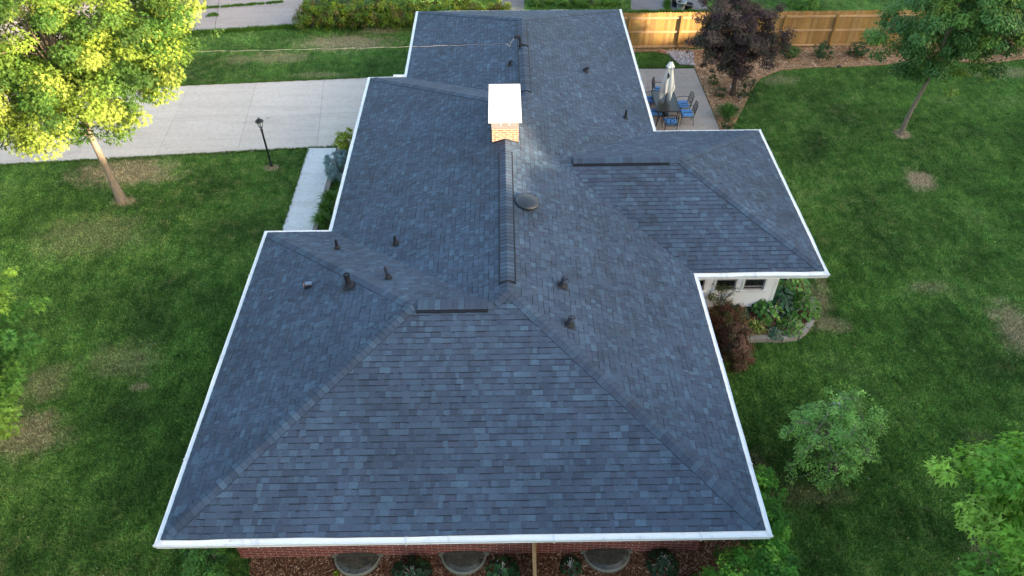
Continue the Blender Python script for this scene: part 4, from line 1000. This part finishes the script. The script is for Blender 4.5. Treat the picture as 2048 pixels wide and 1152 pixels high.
m.build('canopy', M_CREAM, t, True)
m = MB(); m.tube([(-.10, -.17, 2.02), (-.07, -.20, 1.9), (-.09, -.21, 1.76)], [.02, .055, .015], 8); m.build('tie_strap', M_DARKCLOTH, t)
def make_chair():
    t = empty('patio_chair'); 
    m = MB()
    # scrolled back panel: frame, cross bars and a round medallion (chair faces +y, back at -y)
    fr = [(-.24, -.25, .42), (-.25, -.31, .75), (-.22, -.35, .93), (0, -.36, .98), (.22, -.35, .93), (.25, -.31, .75), (.24, -.25, .42)]
    m.tube(fr, .016, 6)
    m.tube([(-.24, -.27, .52), (.24, -.27, .52)], .011, 5); m.tube([(-.25, -.32, .80), (.25, -.32, .80)], .011, 5)
    for x in (-.15, -.05, .05, .15): m.tube([(x, -.27, .52), (x*1.3, -.295, .66), (x, -.32, .80), (x*.8, -.355, .95)], .009, 5)
    ring = [(.09*math.cos(6.283*k/10), -.295, .66+.09*math.sin(6.283*k/10)) for k in range(11)]; m.tube(ring, .012, 5)
    m.build('backrest', M_BLACK, t)
    m = MB(); m.tube([(-.25, -.24, .40), (.25, -.24, .40), (.26, .24, .40), (-.26, .24, .40), (-.25, -.24, .40)], .014, 6); m.build('seat_frame', M_BLACK, t)
    for s in (-1, 1):
        m = MB(); m.tube([(s*.25, -.30, .66), (s*.29, -.05, .67), (s*.29, .20, .64), (s*.27, .25, .52), (s*.26, .23, .40)], .014, 6); m.build('armrest', M_BLACK, t)
        m = MB(); m.tube([(s*.26, .23, .40), (s*.25, .27, 0)], .014, 6); m.build('leg', M_BLACK, t)
        m = MB(); m.tube([(s*.25, -.24, .40), (s*.24, -.30, 0)], .014, 6); m.build('leg', M_BLACK, t)
    m = MB()
    pr = [(-.23, -.22), (.23, -.22), (.25, .24), (-.25, .24)]
    lo, hi, mid = .415, .50, .46
    def ringz(s, z): return [(x*s, y*s+.0, z) for x, y in pr]
    R_ = [ringz(.94, lo), ringz(1.02, mid-.02), ringz(1.02, mid+.015), ringz(.93, hi)]
    for a, b in zip(R_[:-1], R_[1:]):
        for k in range(4): m.face([a[k], a[(k+1) % 4], b[(k+1) % 4], b[k]])
    m.face(R_[-1]); m.face(R_[0][::-1]); m.build('cushion', M_BLUE, t)
    return t
PR = math.pi
ch0 = make_chair(); first = True
for px, py, z, rz, lab in [(1366, 208, .46, PR/2+.05, 'blue cushioned chair at the right side of the table, farther one'), (1374, 226, .46, PR/2-.05, 'blue cushioned chair at the right side of the table, nearer one'),
        (1341, 243, .46, 0., 'chair at the near end of the table, seen from behind'), (1303, 199, .46, -PR/2, 'chair at the left side of the table, farther one, half under the eave line'),
        (1311, 224, .46, -PR/2+.05, 'chair at the left side of the table, nearer one, half under the eave line'), (1319, 180, .46, -PR/2-.35, 'chair turned sideways behind the far end of the table')]:
    q = at(px, py, z+PZ); loc = (q.x, q.y, PZ)
    if first: c = ch0; first = False; c.location = loc; c.rotation_euler[2] = rz; tag(c, lab, 'chair', 'black patio chairs with blue cushions')
    else:
        c = clone(ch0, loc, rz, 1, lab, 'black patio chairs with blue cushions'); c['category'] = 'chair'

# ------------------------------------------------------------------ small things
def bin_(px, py, r, h, mat, lab):
    p = at(px, py); t = empty('garden_pot', p, 0, lab, 'pot', 'pots on the neighbour patio')
    m = MB(); m.lathe([(r*.78, .0), (r*.95, h*.9), (r*1.07, h*.9), (r*1.07, h), (r*.95, h), (r*.8, h*.35)], 20); m.build('shell', mat, t, True)
    m = MB(); m.lathe([(r*.84, h*.5), (.01, h*.52)], 16); m.build('soil', M_JOINT, t)
bin_(1352, 12, .28, .42, M_BLACK, 'black pot partly hidden behind the grey one'); bin_(1361, 18, .26, .42, simple('grey_plastic', (.30, .34, .36), .5), 'pale grey pot between two black pots')
bin_(1376, 18, .25, .28, M_BLACK, 'short black pot at the right of the grey one')
p = at(1461, 186, .03); t = empty('path_light', p, 0, 'small white topped garden light beside the purple maple trunk', 'garden light')
m = MB(); m.tube([(0, 0, -.05), (0, 0, .3)], .012, 6); m.build('stake', M_BLACK, t); m = MB(); m.lathe([(.02, .28), (.08, .31), (.05, .35), (.01, .36)], 12); m.build('lamp_head', M_WHITE, t)
p = at(1476, 205, .03); t = empty('path_light', p, 0, 'short black garden light in mulch below the purple maple trunk', 'garden light')
m = MB(); m.tube([(0, 0, -.05), (0, 0, .25)], .012, 6); m.build('stake', M_BLACK, t); m = MB(); m.lathe([(.02, .22), (.07, .25), (.04, .29), (.01, .3)], 12); m.build('lamp_head', M_BLACK, t)
def rock(px, py, r, mat, name, lab, z=0):
    p = at(px, py, z); m = MB(); m.lathe([(r, -.02), (r*1.05, r*.25), (r*.8, r*.5), (r*.3, r*.65)], 9, fn=lambda th, zz: 1+.15*math.sin(2*th+px)+.1*math.sin(5*th+py))
    o = m.build(name, mat, None, True); o.location = p; tag(o, lab, 'stone')
rock(1678, 133, .10, M_BARKD, 'rock', 'small dark stone at the mulch edge below the fence', .03)
rock(1672, 815, .17, concrete('pale_stone', (.42, .45, .48), .2, 3), 'rock', 'pale grey stone just behind the small airy tree')
rock(1597, 650, .13, concrete('bed_stone', (.42, .36, .32), .2, 3), 'rock', 'pinkish stone among the hostas', .16)

# ------------------------------------------------------------------ turf blades over the lawn
def turf(n):
    u = RNG.uniform(-160, 2210, n*2); v = 1152*1.1-(1152*1.1+40)*RNG.uniform(0, 1, n*2)
    dx = fw.x*F+rt.x*(u-1024)+up.x*(576-v); dy = fw.y*F+rt.y*(u-1024)+up.y*(576-v); dz = fw.z*F+rt.z*(u-1024)+up.z*(576-v)
    k = -CAMZ/dz; x, y = dx*k, dy*k
    def inpoly(poly):
        r = np.zeros(len(x), bool); j = len(poly)-1
        for i in range(len(poly)):
            xi, yi = poly[i][:2]; xj, yj = poly[j][:2]
            c = ((yi > y) != (yj > y)) & (x < (xj-xi)*(y-yi)/((yj-yi) or 1e-9)+xi); r ^= c; j = i
        return r
    bad = inpoly([tuple(p) for p in WP])
    for pl in ([A0, A1, B1, B0], [at(561, 470), at(628, 470), at(676, 297), at(617, 297)], [at(-600, 112), at(603, 52), at(612, -90), at(-200, -90)], [PD, PC, PB, PA],
               [at(1262, 24), at(1415, 24), at(1405, -90), at(1262, -90)], fbp, rbp, [(-5.6, 5.5), (5.7, 5.5), (5.9, 8.6), (-6.2, 8.6)], [(-6.0, 18.4), (-4.4, 18.4), (-4.4, 26.0), (-5.7, 26.0)], [(p.x, p.y) for p in gp]):
        bad |= inpoly([tuple(p)[:2] for p in pl])
    x, y = x[~bad], y[~bad]; n = len(x)
    th = RNG.uniform(0, 6.283, n); h = RNG.uniform(.03, .075, n); wd = RNG.uniform(.008, .016, n); ln = RNG.normal(0, .035, (n, 2))
    V = np.zeros((n, 3, 3)); ox, oy = np.cos(th)*wd, np.sin(th)*wd
    V[:, 0] = np.stack([x-ox, y-oy, np.zeros(n)], 1); V[:, 1] = np.stack([x+ox, y+oy, np.zeros(n)], 1); V[:, 2] = np.stack([x+ln[:, 0], y+ln[:, 1], h], 1)
    C = RNG.uniform(.5, 2.2, (n, 1))*np.array([[1., 1., 1.]]); C[:, 0:1] *= RNG.uniform(.85, 1.3, (n, 1))
    o = npmesh('lawn_grass', V.reshape(-1, 3), np.arange(3*n).reshape(-1, 3), C, M_BLADE); tag(o, 'short mown green grass covering the lawn around the house', 'grass', kind='stuff')
turf(680000)
